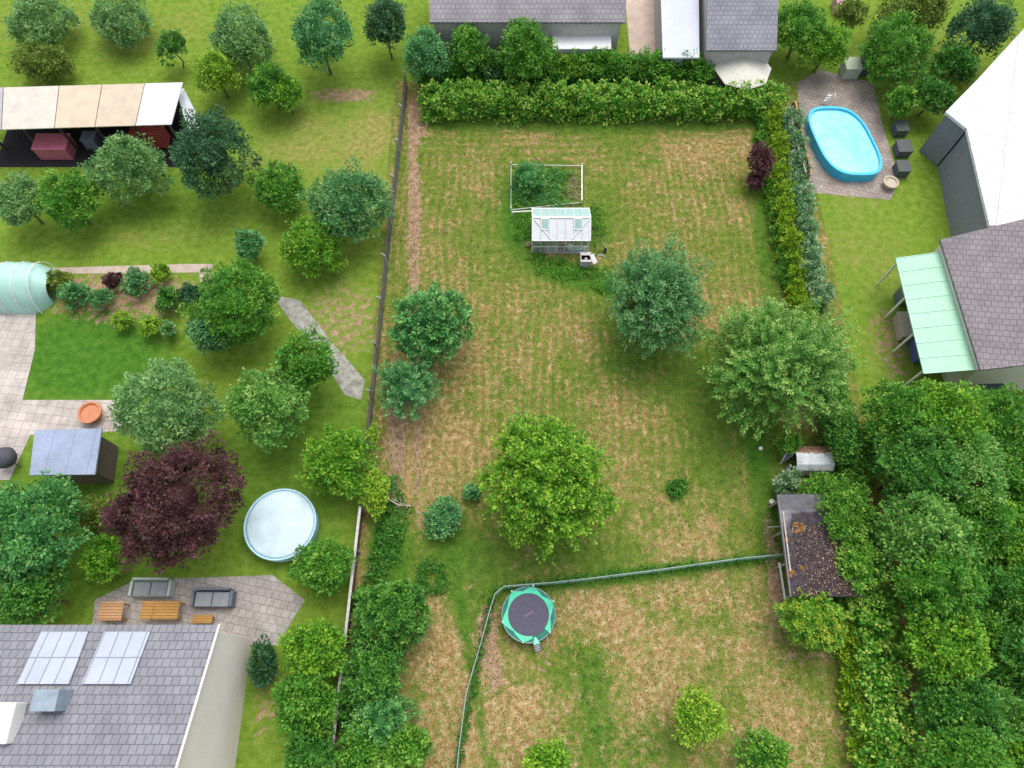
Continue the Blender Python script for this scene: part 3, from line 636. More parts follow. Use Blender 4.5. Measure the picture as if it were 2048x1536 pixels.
mb = MB(); nb = 7; X = [gx0+(gx1-gx0)*i/nb for i in range(nb+1)]; T = .03
for i, x in enumerate(X):
    t_ = .075 if i in (0, nb) else T
    mb.beam((x, gy0, .1), (x, gy0, ez), T, T); mb.beam((x, gy1, .1), (x, gy1, ez), T, T)
    mb.beam((x, gy0-.03, ez+.03), (x, gym, rz_+.03), t_, T); mb.beam((x, gy1+.03, ez+.03), (x, gym, rz_+.03), t_, T)
for y in (gy0, gy1):
    mb.beam((gx0, y, ez), (gx1, y, ez), .06, .05); mb.beam((gx0, y, .75), (gx1, y, .75), T, T)
mb.beam((gx0, gym, rz_+.02), (gx1, gym, rz_+.02), .10, .06)
for x in (gx0, gx1):
    for yy in (gy0+.8, gy1-.8): mb.beam((x, yy, .1), (x, yy, ez+(rz_-ez)*.66), T, T)
    mb.beam((x, gy0, ez), (x, gy1, ez), T, T)
mb.build('frame', frame_m, gh)
for s in (0, 1):  # diagonal wind braces under the southern roof slope
    xa, xb = (gx0+.12, gx0+1.15) if s == 0 else (gx1-.12, gx1-1.15)
    mb = MB(); mb.beam((xa, gym-.12, rz_+.0), (xb, gy0+.05, ez+.08), .055, .03); mb.build('brace', frame_m, gh)
for i in range(nb):
    for sl in (0, 1):
        y0, y1 = (gy0, gym) if sl == 0 else (gy1, gym)
        mb = MB(); a = .025
        pts = [(X[i]+a, y0, ez+.012), (X[i+1]-a, y0, ez+.012), (X[i+1]-a, y1, rz_-.003), (X[i]+a, y1, rz_-.003)]
        mb.prism(pts, (0, 0, .008)); mb.build('roof_pane', sky_milk if sl == 0 else tealp, gh)
        mb = MB(); mb.box(((X[i]+X[i+1])/2, gy0 if sl == 0 else gy1, (ez+.1)/2), (X[1]-X[0]-.05, .008, ez-.17)); mb.build('wall_pane', clear, gh)
for x in (gx0, gx1):
    mb = MB(); mb.prism([(x-.004, gy0+.04, .12), (x-.004, gy1-.04, .12), (x-.004, gy1-.04, ez-.02), (x-.004, gym, rz_-.05), (x-.004, gy0+.04, ez-.02)], (.008, 0, 0)); mb.build('gable_pane', clear, gh)
sl = Vector((0, gym-gy0, rz_-ez)); sn = sl.normalized(); nn = Vector((0, -sn.z, sn.y))
for xa in (X[1], X[5]):
    f0 = Vector((xa+.02, gy0, ez))+sl*.48+nn*.06; f1 = f0+Vector((X[1]-X[0]-.04, 0, 0)); up = sl*.46+nn*.05
    mb = MB()
    for a, b in ((f0, f1), (f0+up, f1+up), (f0, f0+up), (f1, f1+up)): mb.beam(a, b, .05, .03)
    vf = mb.build('roof_vent', frame_m, gh)
    mb = MB(); mb.prism([f0, f1, f1+up, f0+up], nn*.006); mb.build('pane', tealp, vf)
# what stands inside
def pot(x, y, z, r, h_, mat, label, name='flower_pot', cat='pot'):
    mb = MB(); mb.lathe((x, y, z), [(r*.7, 0), (r*.95, h_*.85), (r*1.05, h_*.85), (r*1.05, h_), (r*.9, h_), (r*.85, h_*.8), (.01, h_*.78)], 16)
    return tag(mb.build(name, mat, origin=(x, y, z), smooth=False), label, cat)
slab = MB()
for i in range(8): slab.box((gx0+.26+i*.43, gy0+.35, .02), (.41, .5, .04))
tag(slab.build('slab_path', conc, origin=(gx0, gy0, 0)), 'grey slab path inside the greenhouse front', 'paving', kind='structure')
mb = MB(); mb.box((gx0+.65, gy0+.62, .62), (1.0, .45, .04))
bench = thing('staging_bench', (gx0+.65, gy0+.62, 0), 'slatted bench standing inside the left half of the greenhouse', 'bench')
mb = MB()
for i in range(5): mb.box((gx0+.68, gy0+.45+i*.11, .62), (1.05, .08, .03))
mb.build('top', timber, bench)
for sx in (-.5, .5):
    for sy in (-.2, .2): mb = MB(); mb.box((gx0+.68+sx, gy0+.67+sy, .30), (.04, .04, .60)); mb.build('leg', timber, bench)
pot(3.35, 25.6, .04, .2, .35, plain("pink_plastic", (.62, .28, .24), .6, .1), 'pinkish red tub inside the greenhouse')
pot(3.05, 25.45, .04, .12, .22, plain("orange_clay", (.60, .26, .08), .8, .1), 'small orange pot inside the greenhouse')
sk = tree('pot_plant', 'tiny dark plant beside the orange pot in the greenhouse', 'plant', 1126, 492, .35, 4, 'dark', 'bushy', 1, 1, 1, trunk=False, mean=.5, part='foliage')
mb = MB(); mb.lathe((3.62, 25.4, .04), [(.12, 0), (.2, .12), (.19, .3), (.08, .42), (.02, .45)], 10)
tag(mb.build('plastic_sack', plain("white_plastic", (.8, .8, .82), .4, .06), origin=(3.62, 25.4, .04)), 'bulging white sack inside the greenhouse', 'sack')
mb = MB(); mb.tube([(3.75, 25.28, .08), (4.2, 25.3, .1), (4.55, 25.35, .08)], .05, 8); tag(mb.build('rolled_mat', plain("mint_plastic", (.40, .72, .66), .5, .1), origin=(3.75, 25.28, .08)), 'rolled mint plastic sheet on the greenhouse floor', 'roll')
# ---- composter with lid hanging open
cc = G(1170, 537); cx0 = cc.x
cp = thing('compost_bin', (cc.x, cc.y+.35, 0), 'grey box composter, top hatch open over dark compost', 'composter')
gp_ = plain("grey_plastic", (.50, .49, .50), .6, .1, 5); wd, dp, hh = .66, .70, .78; ym = cc.y+dp/2
mb = MB()
mb.box((cx0-wd/2+.02, ym, hh/2), (.04, dp, hh)); mb.box((cx0+wd/2-.02, ym, hh/2), (.04, dp, hh))
mb.box((cx0, ym-dp/2+.02, hh/2), (wd-.08, .04, hh)); mb.box((cx0, ym+dp/2-.02, hh/2), (wd-.08, .04, hh))
mb.box((cx0, ym+dp/2-.13, hh-.03), (wd-.08, .18, .03)); mb.box((cx0, ym-dp/2+.09, hh-.03), (wd-.08, .1, .03))
for k in range(4): mb.box((cx0, ym-dp/2-.008, .12+k*.18), (wd-.06, .016, .03))
mb.build('bin_body', gp_, cp)
mb = MB(); mb.box((cx0, ym, .45), (wd-.09, dp-.09, .04)); mb.build('compost', plain("compost", (.045, .02, .015), .95, .4, 15), cp)
mb = MB(); mb.beam((cx0+wd/2+.03, ym+.18, .76), (cx0+wd/2+.28, ym-.25, .42), .30, .025); bevel(mb.build('lid', wht, cp), .01)
mb = MB(); mb.lathe((cx0+.02, ym-.02, .475), [(.03, 0), (.085, .05), (.09, .1), (.06, .16), (.01, .18)], 12)
tag(mb.build('pumpkin', plain("pale_cream", (.75, .70, .55), .6, .1), origin=(cx0+.02, ym-.02, .475), smooth=True), 'pale round vegetable lying on the compost', 'vegetable')
# hose, posts, things by the glasshouse
hp = [G(1180, 443, .03), G(1190, 460, .03), G(1200, 478, .03), G(1211, 492, .03), G(1215, 508, .03)]
mb = MB(); mb.tube(hp, .022, 6); tag(mb.build('hose', plain("pale_hose", (.35, .42, .28), .5, .1), origin=hp[0]), 'pale garden hose lying right of the greenhouse', 'hose')
b_ = G(1201, 514); mb = MB(); mb.tube([b_+Vector((-.22, 0, .05)), b_+Vector((-.1, .1, .07)), b_+Vector((.08, .1, .07)), b_+Vector((.25, -.03, .05))], .035, 6); tag(mb.build('bent_pipe', galv, origin=b_), 'short grey bent pipe lying right of the composter', 'pipe')
b_ = G(1210, 503); mb = MB(); mb.lathe(b_, [(.10, 0), (.13, .2), (.12, .25), (.08, .25), (.07, .1)], 12); tag(mb.build('bucket', plain("black_plastic", (.03, .03, .035), .5, .1), origin=b_), 'small black bucket in the grass near the orchard tree', 'bucket')
b_ = G(1056, 492); mb = MB(); mb.lathe(b_, [(.09, 0), (.14, .2), (.15, .24), (.10, .24), (.09, .1)], 12); tag(mb.build('flower_pot', plain("old_clay", (.38, .25, .22), .9, .2), origin=b_), 'dull brown pot outside the greenhouse corner', 'pot')
b_ = G(1520, 898); mb = MB(); mb.lathe(b_+Vector((0, 0, 0)), [(.03, 0), (.11, .05), (.13, .12), (.10, .19), (.03, .23)], 12); tag(mb.build('ball', wht, origin=b_, smooth=True), 'white ball lying on the lawn by the large pale tree', 'ball')
b_ = G(1541, 1005); mb = MB(); mb.lathe(b_, [(.10, 0), (.13, .22), (.13, .26), (.09, .26), (.08, .12)], 12); tag(mb.build('bucket', wht, origin=b_), 'white bucket at the lawn side of the dark shed', 'bucket')

# ---- trampoline
tc = G(1057, 1229, .7); tc.z = 0
tp = thing('trampoline', tc, 'round trampoline with black mat and bright mint edge pad', 'trampoline')
mint = plain("mint_pad", (.07, .56, .33), .45, .08, 4); teal = plain("teal_pad", (.015, .16, .12), .6, .15, 4)
matm = plain("jump_mat", (.085, .08, .12), .7, .12, 6); steel = plain("steel_tube", (.26, .29, .30), .4, .08, 6, metal=.4)
zt = .68; RT = 1.34
def around(a, r, z): return Vector((tc.x+r*math.cos(R(a)), tc.y+r*math.sin(R(a)), z))
mb = MB(); mb.ring((tc.x, tc.y, zt), RT, .03, 56, 8); mb.build('frame', steel, tp, smooth=True)
mb = MB(); mb.lathe((tc.x, tc.y, zt), [(.01, -.004), (1.04, -.004), (1.04, .004), (.01, .004)], 56); mb.build('jump_mat', matm, tp)
mb = MB()
for k in range(9):  # faint worn lettering bar on the mat
    pa = tc+Vector((-.17+k*.045, -.08+k*.026, zt+.008)); mb.box(pa, (.026 if k % 3 else .032, .07 if k % 2 else .055, .004), rz=R(28))
mb.build('mat_print', plain("faded_pink", (.38, .20, .30), .7, .1), tp)
mb = MB()  # springs
for k in range(56):
    a = k*360/56; mb.beam(around(a, 1.03, zt), around(a, RT-.02, zt), .012, .012)
mb.build('springs', steel, tp)
mb = MB(); n0 = 72; vin = []; vout = []; angs = [25, 80, 128, 197, 258, 320]
for i in range(n0):
    a = i*5.0; near = min(abs((a-x+180) % 360-180) for x in angs); g_ = max(0, 1-near/30)
    rin = 1.03; rout = 1.11+.27*g_**1.2; zz = zt+.03+.05*g_
    if 205 < a < 312: rout = rin+(rout-rin)*.9
    mb.v += [tuple(around(a, rin, zt+.03)), tuple(around(a, rout, zz))]
for i in range(n0):
    j = (i+1) % n0
    if 275 < i*5 < 318: continue
    mb.f.append((2*i, 2*i+1, 2*j+1, 2*j))
pad = mb.build('edge_pad', mint, tp); sm = pad.modifiers.new("s", 'SOLIDIFY'); sm.thickness = .02
mb = MB()  # dark sagging net skirt outside the pad
for i in range(n0):
    a = i*5.0; k_ = .03*math.sin(i*1.7)
    mb.v += [tuple(around(a, 1.06, zt+.018)), tuple(around(a, RT+.035, zt+.02)), tuple(around(a, RT+.05+k_, zt-.26))]
for i in range(n0):
    j = (i+1) % n0; mb.f.append((3*i, 3*i+1, 3*j+1, 3*j)); mb.f.append((3*i+1, 3*i+2, 3*j+2, 3*j+1))
mb.build('net_skirt', teal, tp)
foam = plain("pole_foam", (.62, .80, .76), .6, .06, 5)
for a in angs:
    mb = MB(); mb.tube([around(a, RT+.06, .02), around(a, RT+.05, zt+.05)], .022, 8); po = mb.build('net_pole', steel, tp)
    mb = MB(); mb.tube([around(a, RT+.05, zt+.051), around(a, RT+.02, zt+.62)], .034, 8); mb.lathe(around(a, RT+.02, zt+.621), [(.035, 0), (.045, .03), (.02, .06)], 8); mb.build('foam_sleeve', foam, po)
for k in range(3):
    a = 50+k*120; mb = MB(); mb.tube([around(a-22, RT, zt-.03), around(a-20, RT+.02, .04), around(a+20, RT+.02, .04), around(a+22, RT, zt-.03)], .022, 8); mb.build('leg', steel, tp)
a = 286
mb = MB(); u = (around(a, 1, 0)-tc).normalized(); s_ = Vector((-u.y, u.x, 0)); q0 = around(a, 1.12, zt+.075); q1 = around(a, 1.46, zt-.02)
mb.prism([q0-s_*.05, q1-s_*.17, q1+s_*.17, q0+s_*.05], (0, 0, .02)); mb.build('entry_flap', plain("mint_flap", (.25, .68, .50), .5, .06, 5), tp)
ld = thing('ladder', around(a, 1.7, 0), 'two-rung metal ladder hooked on the trampoline edge', 'ladder')
for sg in (-1, 1): mb = MB(); mb.beam(around(a, 1.42, zt-.05)+s_*.16*sg, around(a, 1.80, .02)+s_*.16*sg, .035, .03); mb.build('rail', steel, ld)
for t_ in (.25, .5, .78): mb = MB(); c_ = around(a, 1.42, zt-.05).lerp(around(a, 1.80, .02), t_); mb.beam(c_-s_*.14, c_+s_*.14, .07, .02); mb.build('rung', steel, ld)

# ---- dark shed / carport with leaf-strewn felt roof
m, nt, p = new_mat("felt_roof", .9, .2); v = worldpos(nt)
sp = N(nt, "ShaderNodeSeparateXYZ"); nt.links.new(v, sp.inputs[0])
clean = math_(nt, 'ADD', math_(nt, 'MULTIPLY', sp.outputs[1], .55), math_(nt, 'ADD', math_(nt, 'MULTIPLY', sp.outputs[0], -.35), math_(nt, 'MULTIPLY', noise(nt, v, 1.6, 4), 1.6)))
mr = N(nt, "ShaderNodeMapRange"); mr.inputs[1].default_value = -.15; mr.inputs[2].default_value = .35; nt.links.new(clean, mr.inputs[0])
felt = ramp(nt, noise(nt, v, 5, 4), [(.35, (.035, .03, .038)), (.65, (.075, .062, .07))])
grey = ramp(nt, math_(nt, 'ADD', math_(nt, 'MULTIPLY', noise(nt, v, 2.5, 3), .6), math_(nt, 'MULTIPLY', math_(nt, 'GREATER_THAN', math_(nt, 'SUBTRACT', 8.2, sp.outputs[1]), 0.0), .3)), [(.3, (.12, .12, .13)), (.6, (.23, .23, .26))])
moss = math_(nt, 'MULTIPLY', math_(nt, 'LESS_THAN', math_(nt, 'ADD', sp.outputs[0], noise(nt, v, 2, 3)), 15.2), math_(nt, 'MULTIPLY', math_(nt, 'GREATER_THAN', noise(nt, v, .9, 3), .58), math_(nt, 'GREATER_THAN', noise(nt, v, 6, 3), .47)))
col = mix(nt, moss, felt, (.26, .12, .015)); 
col = mix(nt, mr.outputs[0], col, grey); nt.links.new(col, p.inputs['Base Color']); bump(nt, p, noise(nt, v, 12, 3), .4)
feltm = m
x0, x1, ya, yb_ = 13.55, 17.2, 3.95, 9.0; zr = 2.2
shd = thing('open_shed', ((x0+x1)/2, (ya+yb_)/2, 0), 'long open shed with dark felt roof littered with leaves', 'shed')
mb = MB(); mb.prism([(x0, ya, zr), (x1-.2, ya, zr+.25), (x1-.9, yb_, zr+.25), (x0+.1, yb_, zr)], (0, 0, .07)); mb.build('roof', feltm, shd)
mb = MB(); mb.beam((x0-.03, ya, zr+.02), (x0+.07, yb_, zr+.02), .05, .16); mb.build('gutter', plain("grey_gutter", (.20, .20, .23), .6, .2, 5), shd)
mb = MB(); mb.beam((x0+.12, ya+1.2, zr+.115), (x0+.2, yb_-.9, zr+.115), .07, .04); mb.build('roof_batten', plain("bleached_batten", (.48, .42, .34), .85, .25, 6), shd)
for k in range(4):
    for xx in (x0+.35, x1-1.2):
        y = ya+.15+(yb_-ya-.3)*k/3; mb = MB(); mb.box((xx, y, zr/2+.02), (.1, .1, zr)); mb.build('post', timber, shd)
mb = MB(); mb.box((x1-1.08, (ya+yb_)/2, 1.1), (.06, yb_-ya-.4, 2.2)); mb.build('back_wall', plain("dark_boards", (.08, .06, .05), .9, .3, 3), shd)
mb = MB(); mb.box(((x0+x1)/2-.4, yb_-.08, 1.08), (2.2, .05, 2.16)); mb.build('end_wall', plain("dark_boards", (.08, .06, .05), .9, .3, 3), shd)
mb = MB(); mb.beam((x0+.29, ya-.2, .62), (x0+.26, ya+1.9, .62), .05, .16); mb.build('front_rail', wht, shd)
# dead leaves on the felt (nobody could count them)
rng = np.random.default_rng(77); n = 4200
lx = rng.uniform(x0+.15, x1-.45, n); ly = rng.uniform(ya+.1, yb_-1.5, n); keep = (rng.random(n) < np.clip((lx-x0)/2.6, .1, 1)) & (lx < x1-.35-.7*(ly-ya)/(yb_-ya)); lx, ly = lx[keep], ly[keep]; n = len(lx)
zl = zr+.078+.25*np.clip((lx-x0)/(x1-.2-x0-.7*(ly-ya)/(yb_-ya)), 0, 1)
q = leaf_quads(np.stack([lx, ly, zl+.012], 1), np.concatenate([rng.normal(0, 1, (n, 2)), rng.normal(0, .12, (n, 1))], 1), unit(np.array([0, 0, 1.])+rng.normal(0, .3, (n, 3))), rng.uniform(.05, .12, n), rng.uniform(.03, .07, n))
h = bpy.data.objects.new("tmp", None); h.location = (x0, ya, zr)
o = mesh_from('leaf_litter', q, rng.random(n)**1.5, [leafmat("litter", (.03, .015, .012), (.10, .05, .035), (.45, .33, .24), 0, .9)], h); o.parent = None; o.location = (x0, ya, zr); bpy.data.objects.remove(h)
tag(o, 'dead brown leaves strewn over the dark felt shed roof', 'leaves', kind='stuff')
mb = MB(); a_ = G(1536, 1054, .9); b_ = G(1560, 1053, 1.2); mb.tube([a_, b_], .025, 6); mb.tube([Vector((a_.x, a_.y, 0)), a_], .025, 6); tag(mb.build('stake', galv, origin=(a_.x, a_.y, 0)), 'thin grey stake with an arm reaching to the dark shed', 'stake')

# ---- rusty arched hut
m, nt, p = new_mat("rusty_sheet", .55, .4); v = objpos(nt); p.inputs['Metallic'].default_value = 0
sp = N(nt, "ShaderNodeSeparateXYZ"); nt.links.new(v, sp.inputs[0])
rf = math_(nt, 'ADD', math_(nt, 'MULTIPLY', sp.outputs[1], 1.6), math_(nt, 'MULTIPLY', noise(nt, v, 2.2, 5, .7), 1.4))
mr = N(nt, "ShaderNodeMapRange"); mr.inputs[1].default_value = .88; mr.inputs[2].default_value = 1.02; nt.links.new(rf, mr.inputs[0])
sp2 = N(nt, "ShaderNodeMapRange"); sp2.inputs[1].default_value = .60; sp2.inputs[2].default_value = .70; nt.links.new(noise(nt, v, 1.9, 5, .7), sp2.inputs[0])
rr = math_(nt, 'MAXIMUM', mr.outputs[0], sp2.outputs[0])
nt.links.new(mix(nt, rr, ramp(nt, noise(nt, v, 3, 4), [(.3, (.50, .53, .57)), (.7, (.74, .76, .78))]), ramp(nt, noise(nt, v, 6, 4), [(.3, (.13, .07, .05)), (.7, (.36, .20, .13))])), p.inputs['Base Color'])
rusty = m
hc = G(1625, 916, 1.0); hut = thing('arched_hut', (hc.x, hc.y, 0), 'little hut with arched rusty sheet metal roof, open at the left', 'hut')
prof = [(-.72, .05), (-.72, .55), (-.66, .95), (-.42, 1.22), (-.02, 1.34), (.34, 1.30), (.60, 1.08), (.72, .70), (.72, .05)]
mb = MB(); hx = 1.02
for s in (-1, 1):
    for (yy, zz) in prof: mb.v.append((hc.x+s*hx+zz*.02, hc.y+yy, zz))
k = len(prof)
for i in range(k-1): mb.f.append((i, i+1, k+i+1, k+i))
ro = mb.build('roof', rusty, hut); sm = ro.modifiers.new("s", 'SOLIDIFY'); sm.thickness = .03; sm.offset = -1
mb = MB()
for xx in (-.35, .35): 
    for i in range(1, k-2): mb.beam((hc.x+xx, hc.y+prof[i][0]*1.02, prof[i][1]+.02), (hc.x+xx, hc.y+prof[i+1][0]*1.02, prof[i+1][1]+.02), .03, .015)
mb.build('seam', plain("seam_metal", (.40, .43, .48), .5, .1), hut)
mb = MB(); mb.prism([(hc.x+hx-.06, hc.y+y_*.95, max(.03, z_-.03)) for y_, z_ in prof], (.03, 0, 0)); mb.build('end_wall', plain("dark_sheet", (.10, .10, .12), .7, .3, 3), hut)
mb = MB(); mb.prism([(hc.x-hx-.28, hc.y-.02, .1), (hc.x-hx-.03, hc.y+.62, .1), (hc.x-hx-.03, hc.y+.45, 1.25), (hc.x-hx-.12, hc.y+.05, 1.2)], (-.02, .02, 0)); mb.prism([(hc.x-hx-.30, hc.y-.68, .1), (hc.x-hx-.05, hc.y-.1, .1), (hc.x-hx-.05, hc.y-.38, .8)], (-.02, 0, .02))
mb.build('door_sheet', plain("grey_sheet", (.24, .26, .30), .6, .2, 4), hut)
b_ = G(1560, 925); mb = MB(); mb.beam(b_+Vector((0, -.1, .02)), b_+Vector((.05, .3, 1.15)), .05, .05); tag(mb.build('white_post', wht, origin=b_), 'white post leaning in the shrubs left of the arched hut', 'post')

# dead branch by the fence
bp = G(818, 1018); db = MB()
db.tube([bp+Vector((.1, .15, .1)), bp+Vector((-.5, .1, .45)), bp+Vector((-1.0, .35, .75)), bp+Vector((-1.6, .6, 1.1))], [.05, .04, .03, .012], 6)
rb = random.Random(4)
for k in range(16):
    t_ = rb.random(); s0 = bp+Vector((-1.3*t_, .1+.4*t_, .2+.7*t_)); db.tube([s0, s0+Vector((rb.uniform(-.6, .4), rb.uniform(-.5, .6), rb.uniform(.05, .4)))], [.018, .005], 5)
tag(db.build('dead_branch', plain("bleached_wood", (.50, .42, .34), .9, .2, 8), origin=bp), 'bleached bare branch lying over the nettles by the left fence', 'branch')

# ================================================================ neighbours
rngn = random.Random(3)
def far(px, py, z, r, mat, label, ky=1.0, kz=.8, cat='tree', name='neighbour_tree', sty='far', group='trees and bushes in the neighbouring gardens', **k):
    return tree(name, label, cat, px, py, z, r*1.1, mat, sty, ky, kz, 1.0, group=group, **k)
far(260, 330, 2.6, 72, 'pale', 'pale green spreading tree in front of the long open shed', .8)
far(420, 312, 3.2, 62, 'conifer', 'dark grey-green tree right of the end of the long open shed', 1.2, 1.1)
far(140, 402, 2.3, 55, 'mid', 'mid green tree below the shed with the pink box')
far(40, 402, 2.3, 48, 'pale', 'dull green tree at the left edge below the long shed')
far(345, 92, 1.8, 26, 'dark', 'small dark round bush alone in the top left meadow', cat='bush', name='neighbour_bush')
far(640, 72, 3.2, 56, 'teal', 'blue-green tree at the top, left of the grey conifer', 1.2)
far(772, 50, 2.8, 34, 'conifer', 'grey-blue conifer at the top beside the soil bed', 1.5, 1.3)
far(435, 150, 2.0, 40, 'yell', 'yellow-green tree right above the long white shed roof')
far(480, 85, 2.2, 58, 'pale', 'pale leafy tree above the yellow-green one in the top left')
far(540, 170, 2.0, 42, 'mid', 'green bush between pale and blue-green trees at the top', cat='bush', name='neighbour_bush')
far(80, 50, 1.6, 60, 'pale', 'pale meadow tree in the top left corner')
far(240, 45, 1.5, 52, 'pale', 'light green meadow bush in the top left, second from the corner', cat='bush', name='neighbour_bush')
far(90, 130, 1.2, 55, 'olive', 'olive bush above the left end of the long shed', .6, cat='bush', name='neighbour_bush')
far(572, 190, 1.6, 34, 'lime', 'yellowish bush left of the brown soil bed', cat='bush', name='neighbour_bush')
far(700, 412, 2.6, 72, 'blue', 'wide blue-green tree close to the left garden fence')
far(560, 380, 1.8, 48, 'mid', 'green bush left of the wide blue-green tree', cat='bush', name='neighbour_bush')
far(625, 498, 1.8, 58, 'lime', 'yellow-green round bush below the wide blue-green tree', .8, cat='bush', name='neighbour_bush')
far(500, 492, 1.4, 30, 'teal', 'small bluish bush above the right end of the flower bed', cat='bush', name='neighbour_bush')
far(470, 610, 2.6, 82, 'mid', 'broad green tree right of the flower bed', .9)
far(430, 665, 2.2, 45, 'blue', 'bluish tree at the right end of the bright small lawn')
far(610, 735, 2.6, 55, 'mid', 'green tree touching the upper side of the round pale twin tree')
far(335, 820, 3.4, 88, 'pale', 'large light green tree above the copper beech', .95, .9)
far(535, 815, 3.0, 70, 'soft', 'round light green tree to the right of the larger one above the beech', 1.0, .9)
far(345, 1015, 3.6, 112, 'purple', 'big round copper-purple beech', 1.0, .85)
far(62, 1065, 3.6, 88, 'tuft', 'tall dark green tree at the left edge below the terrace', 1.2, .9)
far(60, 1190, 3.0, 60, 'dark', 'dark green tree above the grey house roof at the left edge')
far(672, 925, 2.0, 62, 'lime', 'light yellow-green bush right of the pale blue pool', 1.1, cat='bush', name='neighbour_bush')
far(652, 1135, 1.6, 52, 'mid', 'green bush below the yellow-green one beside the rail fence', 1.0, cat='bush', name='neighbour_bush')
far(635, 1300, 1.8, 58, 'lime', 'bright lime bush near the pale house wall', cat='bush', name='neighbour_bush')
far(620, 1410, 1.8, 60, 'mid', 'green bush below the bright lime bush near the house', cat='bush', name='neighbour_bush')
far(620, 1510, 1.6, 56, 'dark', 'dark green bush at the bottom edge right of the house', cat='bush', name='neighbour_bush')
far(528, 1330, 1.0, 24, 'conifer', 'narrow dark hedge bush against the pale house wall', 2.0, cat='bush', name='neighbour_bush')
far(190, 1030, 1.0, 40, 'olive', 'yellowish low bush between beech and dark tree', .8, cat='bush', name='neighbour_bush')
far(205, 1120, 1.5, 40, 'lime', 'lime bush under the lower left of the copper beech', cat='bush', name='neighbour_bush')
# flower bed plants
for i, (x, y, r_, mt, lb) in enumerate([(150, 590, 26, 'teal', 'green'), (200, 600, 20, 'blue', 'bluish'), (275, 565, 26, 'blue', 'tall blue-grey'), (322, 545, 18, 'yell', 'yellow'), (245, 640, 16, 'yell', 'yellow-leaved'),
        (340, 600, 24, 'dark', 'dark green'), (300, 655, 18, 'yell', 'golden'), (380, 590, 20, 'conifer', 'blackish'), (335, 660, 16, 'pale', 'greyish'), (120, 560, 20, 'olive', 'olive'), (225, 560, 15, 'purple', 'purplish')]):
    far(x, y, .7, r_, mt, ['first', 'second', 'third', 'fourth', 'fifth', 'sixth', 'seventh', 'eighth', 'ninth', 'tenth', 'last'][i]+' '+lb+' plant of the flower bed above the small bright lawn', 1, .9, 'plant', 'bed_plant', group='plants of the flower bed', trunk=False)
# top
far(850, 112, 2.6, 40, 'teal', 'green tree at the top left corner beyond the back hedge', 1.3, 1.0)
far(935, 100, 2.6, 34, 'mid', 'second green tree behind the back hedge, from the left', 1.2, 1.0)
far(1055, 108, 2.8, 48, 'mid', 'green tree behind the hedge right of a dark gap', 1.2, 1.0)
far(1130, 135, 1.4, 30, 'yell', 'yellow-green bush below the white conservatory roof', .8, cat='bush', name='neighbour_bush')
far(1210, 130, 1.6, 32, 'mid', 'green bush behind the hedge near the beige drive', .8, cat='bush', name='neighbour_bush')
far(1310, 140, 1.6, 34, 'mid', 'green bush behind the hedge below the beige drive', .8, cat='bush', name='neighbour_bush')
far(1400, 150, 1.4, 30, 'mid', 'green bush behind the hedge beside the cream parasol', .7, cat='bush', name='neighbour_bush')
far(985, 140, 1.2, 26, 'conifer', 'dark conifer in the gap behind the back hedge', 1.2, 1.2)
# right
far(1600, 60, 2.4, 50, 'mid', 'green tree above the corner of the back hedge', 1.1)
far(1650, 95, 2.0, 46, 'lime', 'bright green bush above the pool patio', cat='bush', name='neighbour_bush')
far(1790, 105, 2.2, 62, 'mid', 'broad green bush right of the grey sack above the pool', 1.1, cat='bush', name='neighbour_bush')
far(1965, 58, 3.0, 52, 'conifer', 'dark evergreen tree beside the white flat roof', 1.1, 1.0)
far(1915, 130, 2.0, 42, 'dark', 'dark green bush on the diagonal edge of the white roof, upper', cat='bush', name='neighbour_bush')
far(1865, 190, 1.8, 36, 'dark', 'dark green bush on the diagonal edge of the white roof, lower', cat='bush', name='neighbour_bush')
far(1805, 205, 1.5, 30, 'mid', 'small green bush at the upper right of the pool', cat='bush', name='neighbour_bush')
far(1700, 30, 2.0, 30, 'olive', 'olive bush at the top edge right of the pink thing', cat='bush', name='neighbour_bush')
far(1830, 25, 2.0, 60, 'olive', 'olive hedge bush along the top right edge', .6, cat='bush', name='neighbour_bush')
wood = [(1800, 840, 70, 'mid'), (1885, 822, 66, 'lime'), (1985, 855, 78, 'mid'), (1822, 940, 74, 'dark'), (1912, 935, 76, 'soft'), (2025, 965, 78, 'mid'), (1835, 1060, 74, 'soft'), (1925, 1050, 78, 'mid'),
        (2035, 1085, 80, 'lime'), (1860, 1172, 74, 'mid'), (1955, 1182, 78, 'dark'), (2055, 1205, 74, 'mid'), (1885, 1292, 74, 'lime'), (1972, 1305, 78, 'mid'), (2065, 1325, 74, 'dark'), (1908, 1412, 76, 'dark'),
        (2000, 1430, 80, 'soft'), (1922, 1525, 74, 'mid'), (2040, 1535, 80, 'lime')]
wl = {'mid': 'mid green', 'lime': 'yellowish green', 'soft': 'pale green', 'dark': 'dark green', 'conifer': 'blackish green'}
rows_ = {0: 'nearest the mint roof', 1: 'in the second row below the mint roof', 2: 'in the third row below the mint roof', 3: 'in the row level with the dark shed end', 4: 'in the row below the autumn-flecked bush', 5: 'in the last row but one from the bottom', 6: 'on the bottom edge'}
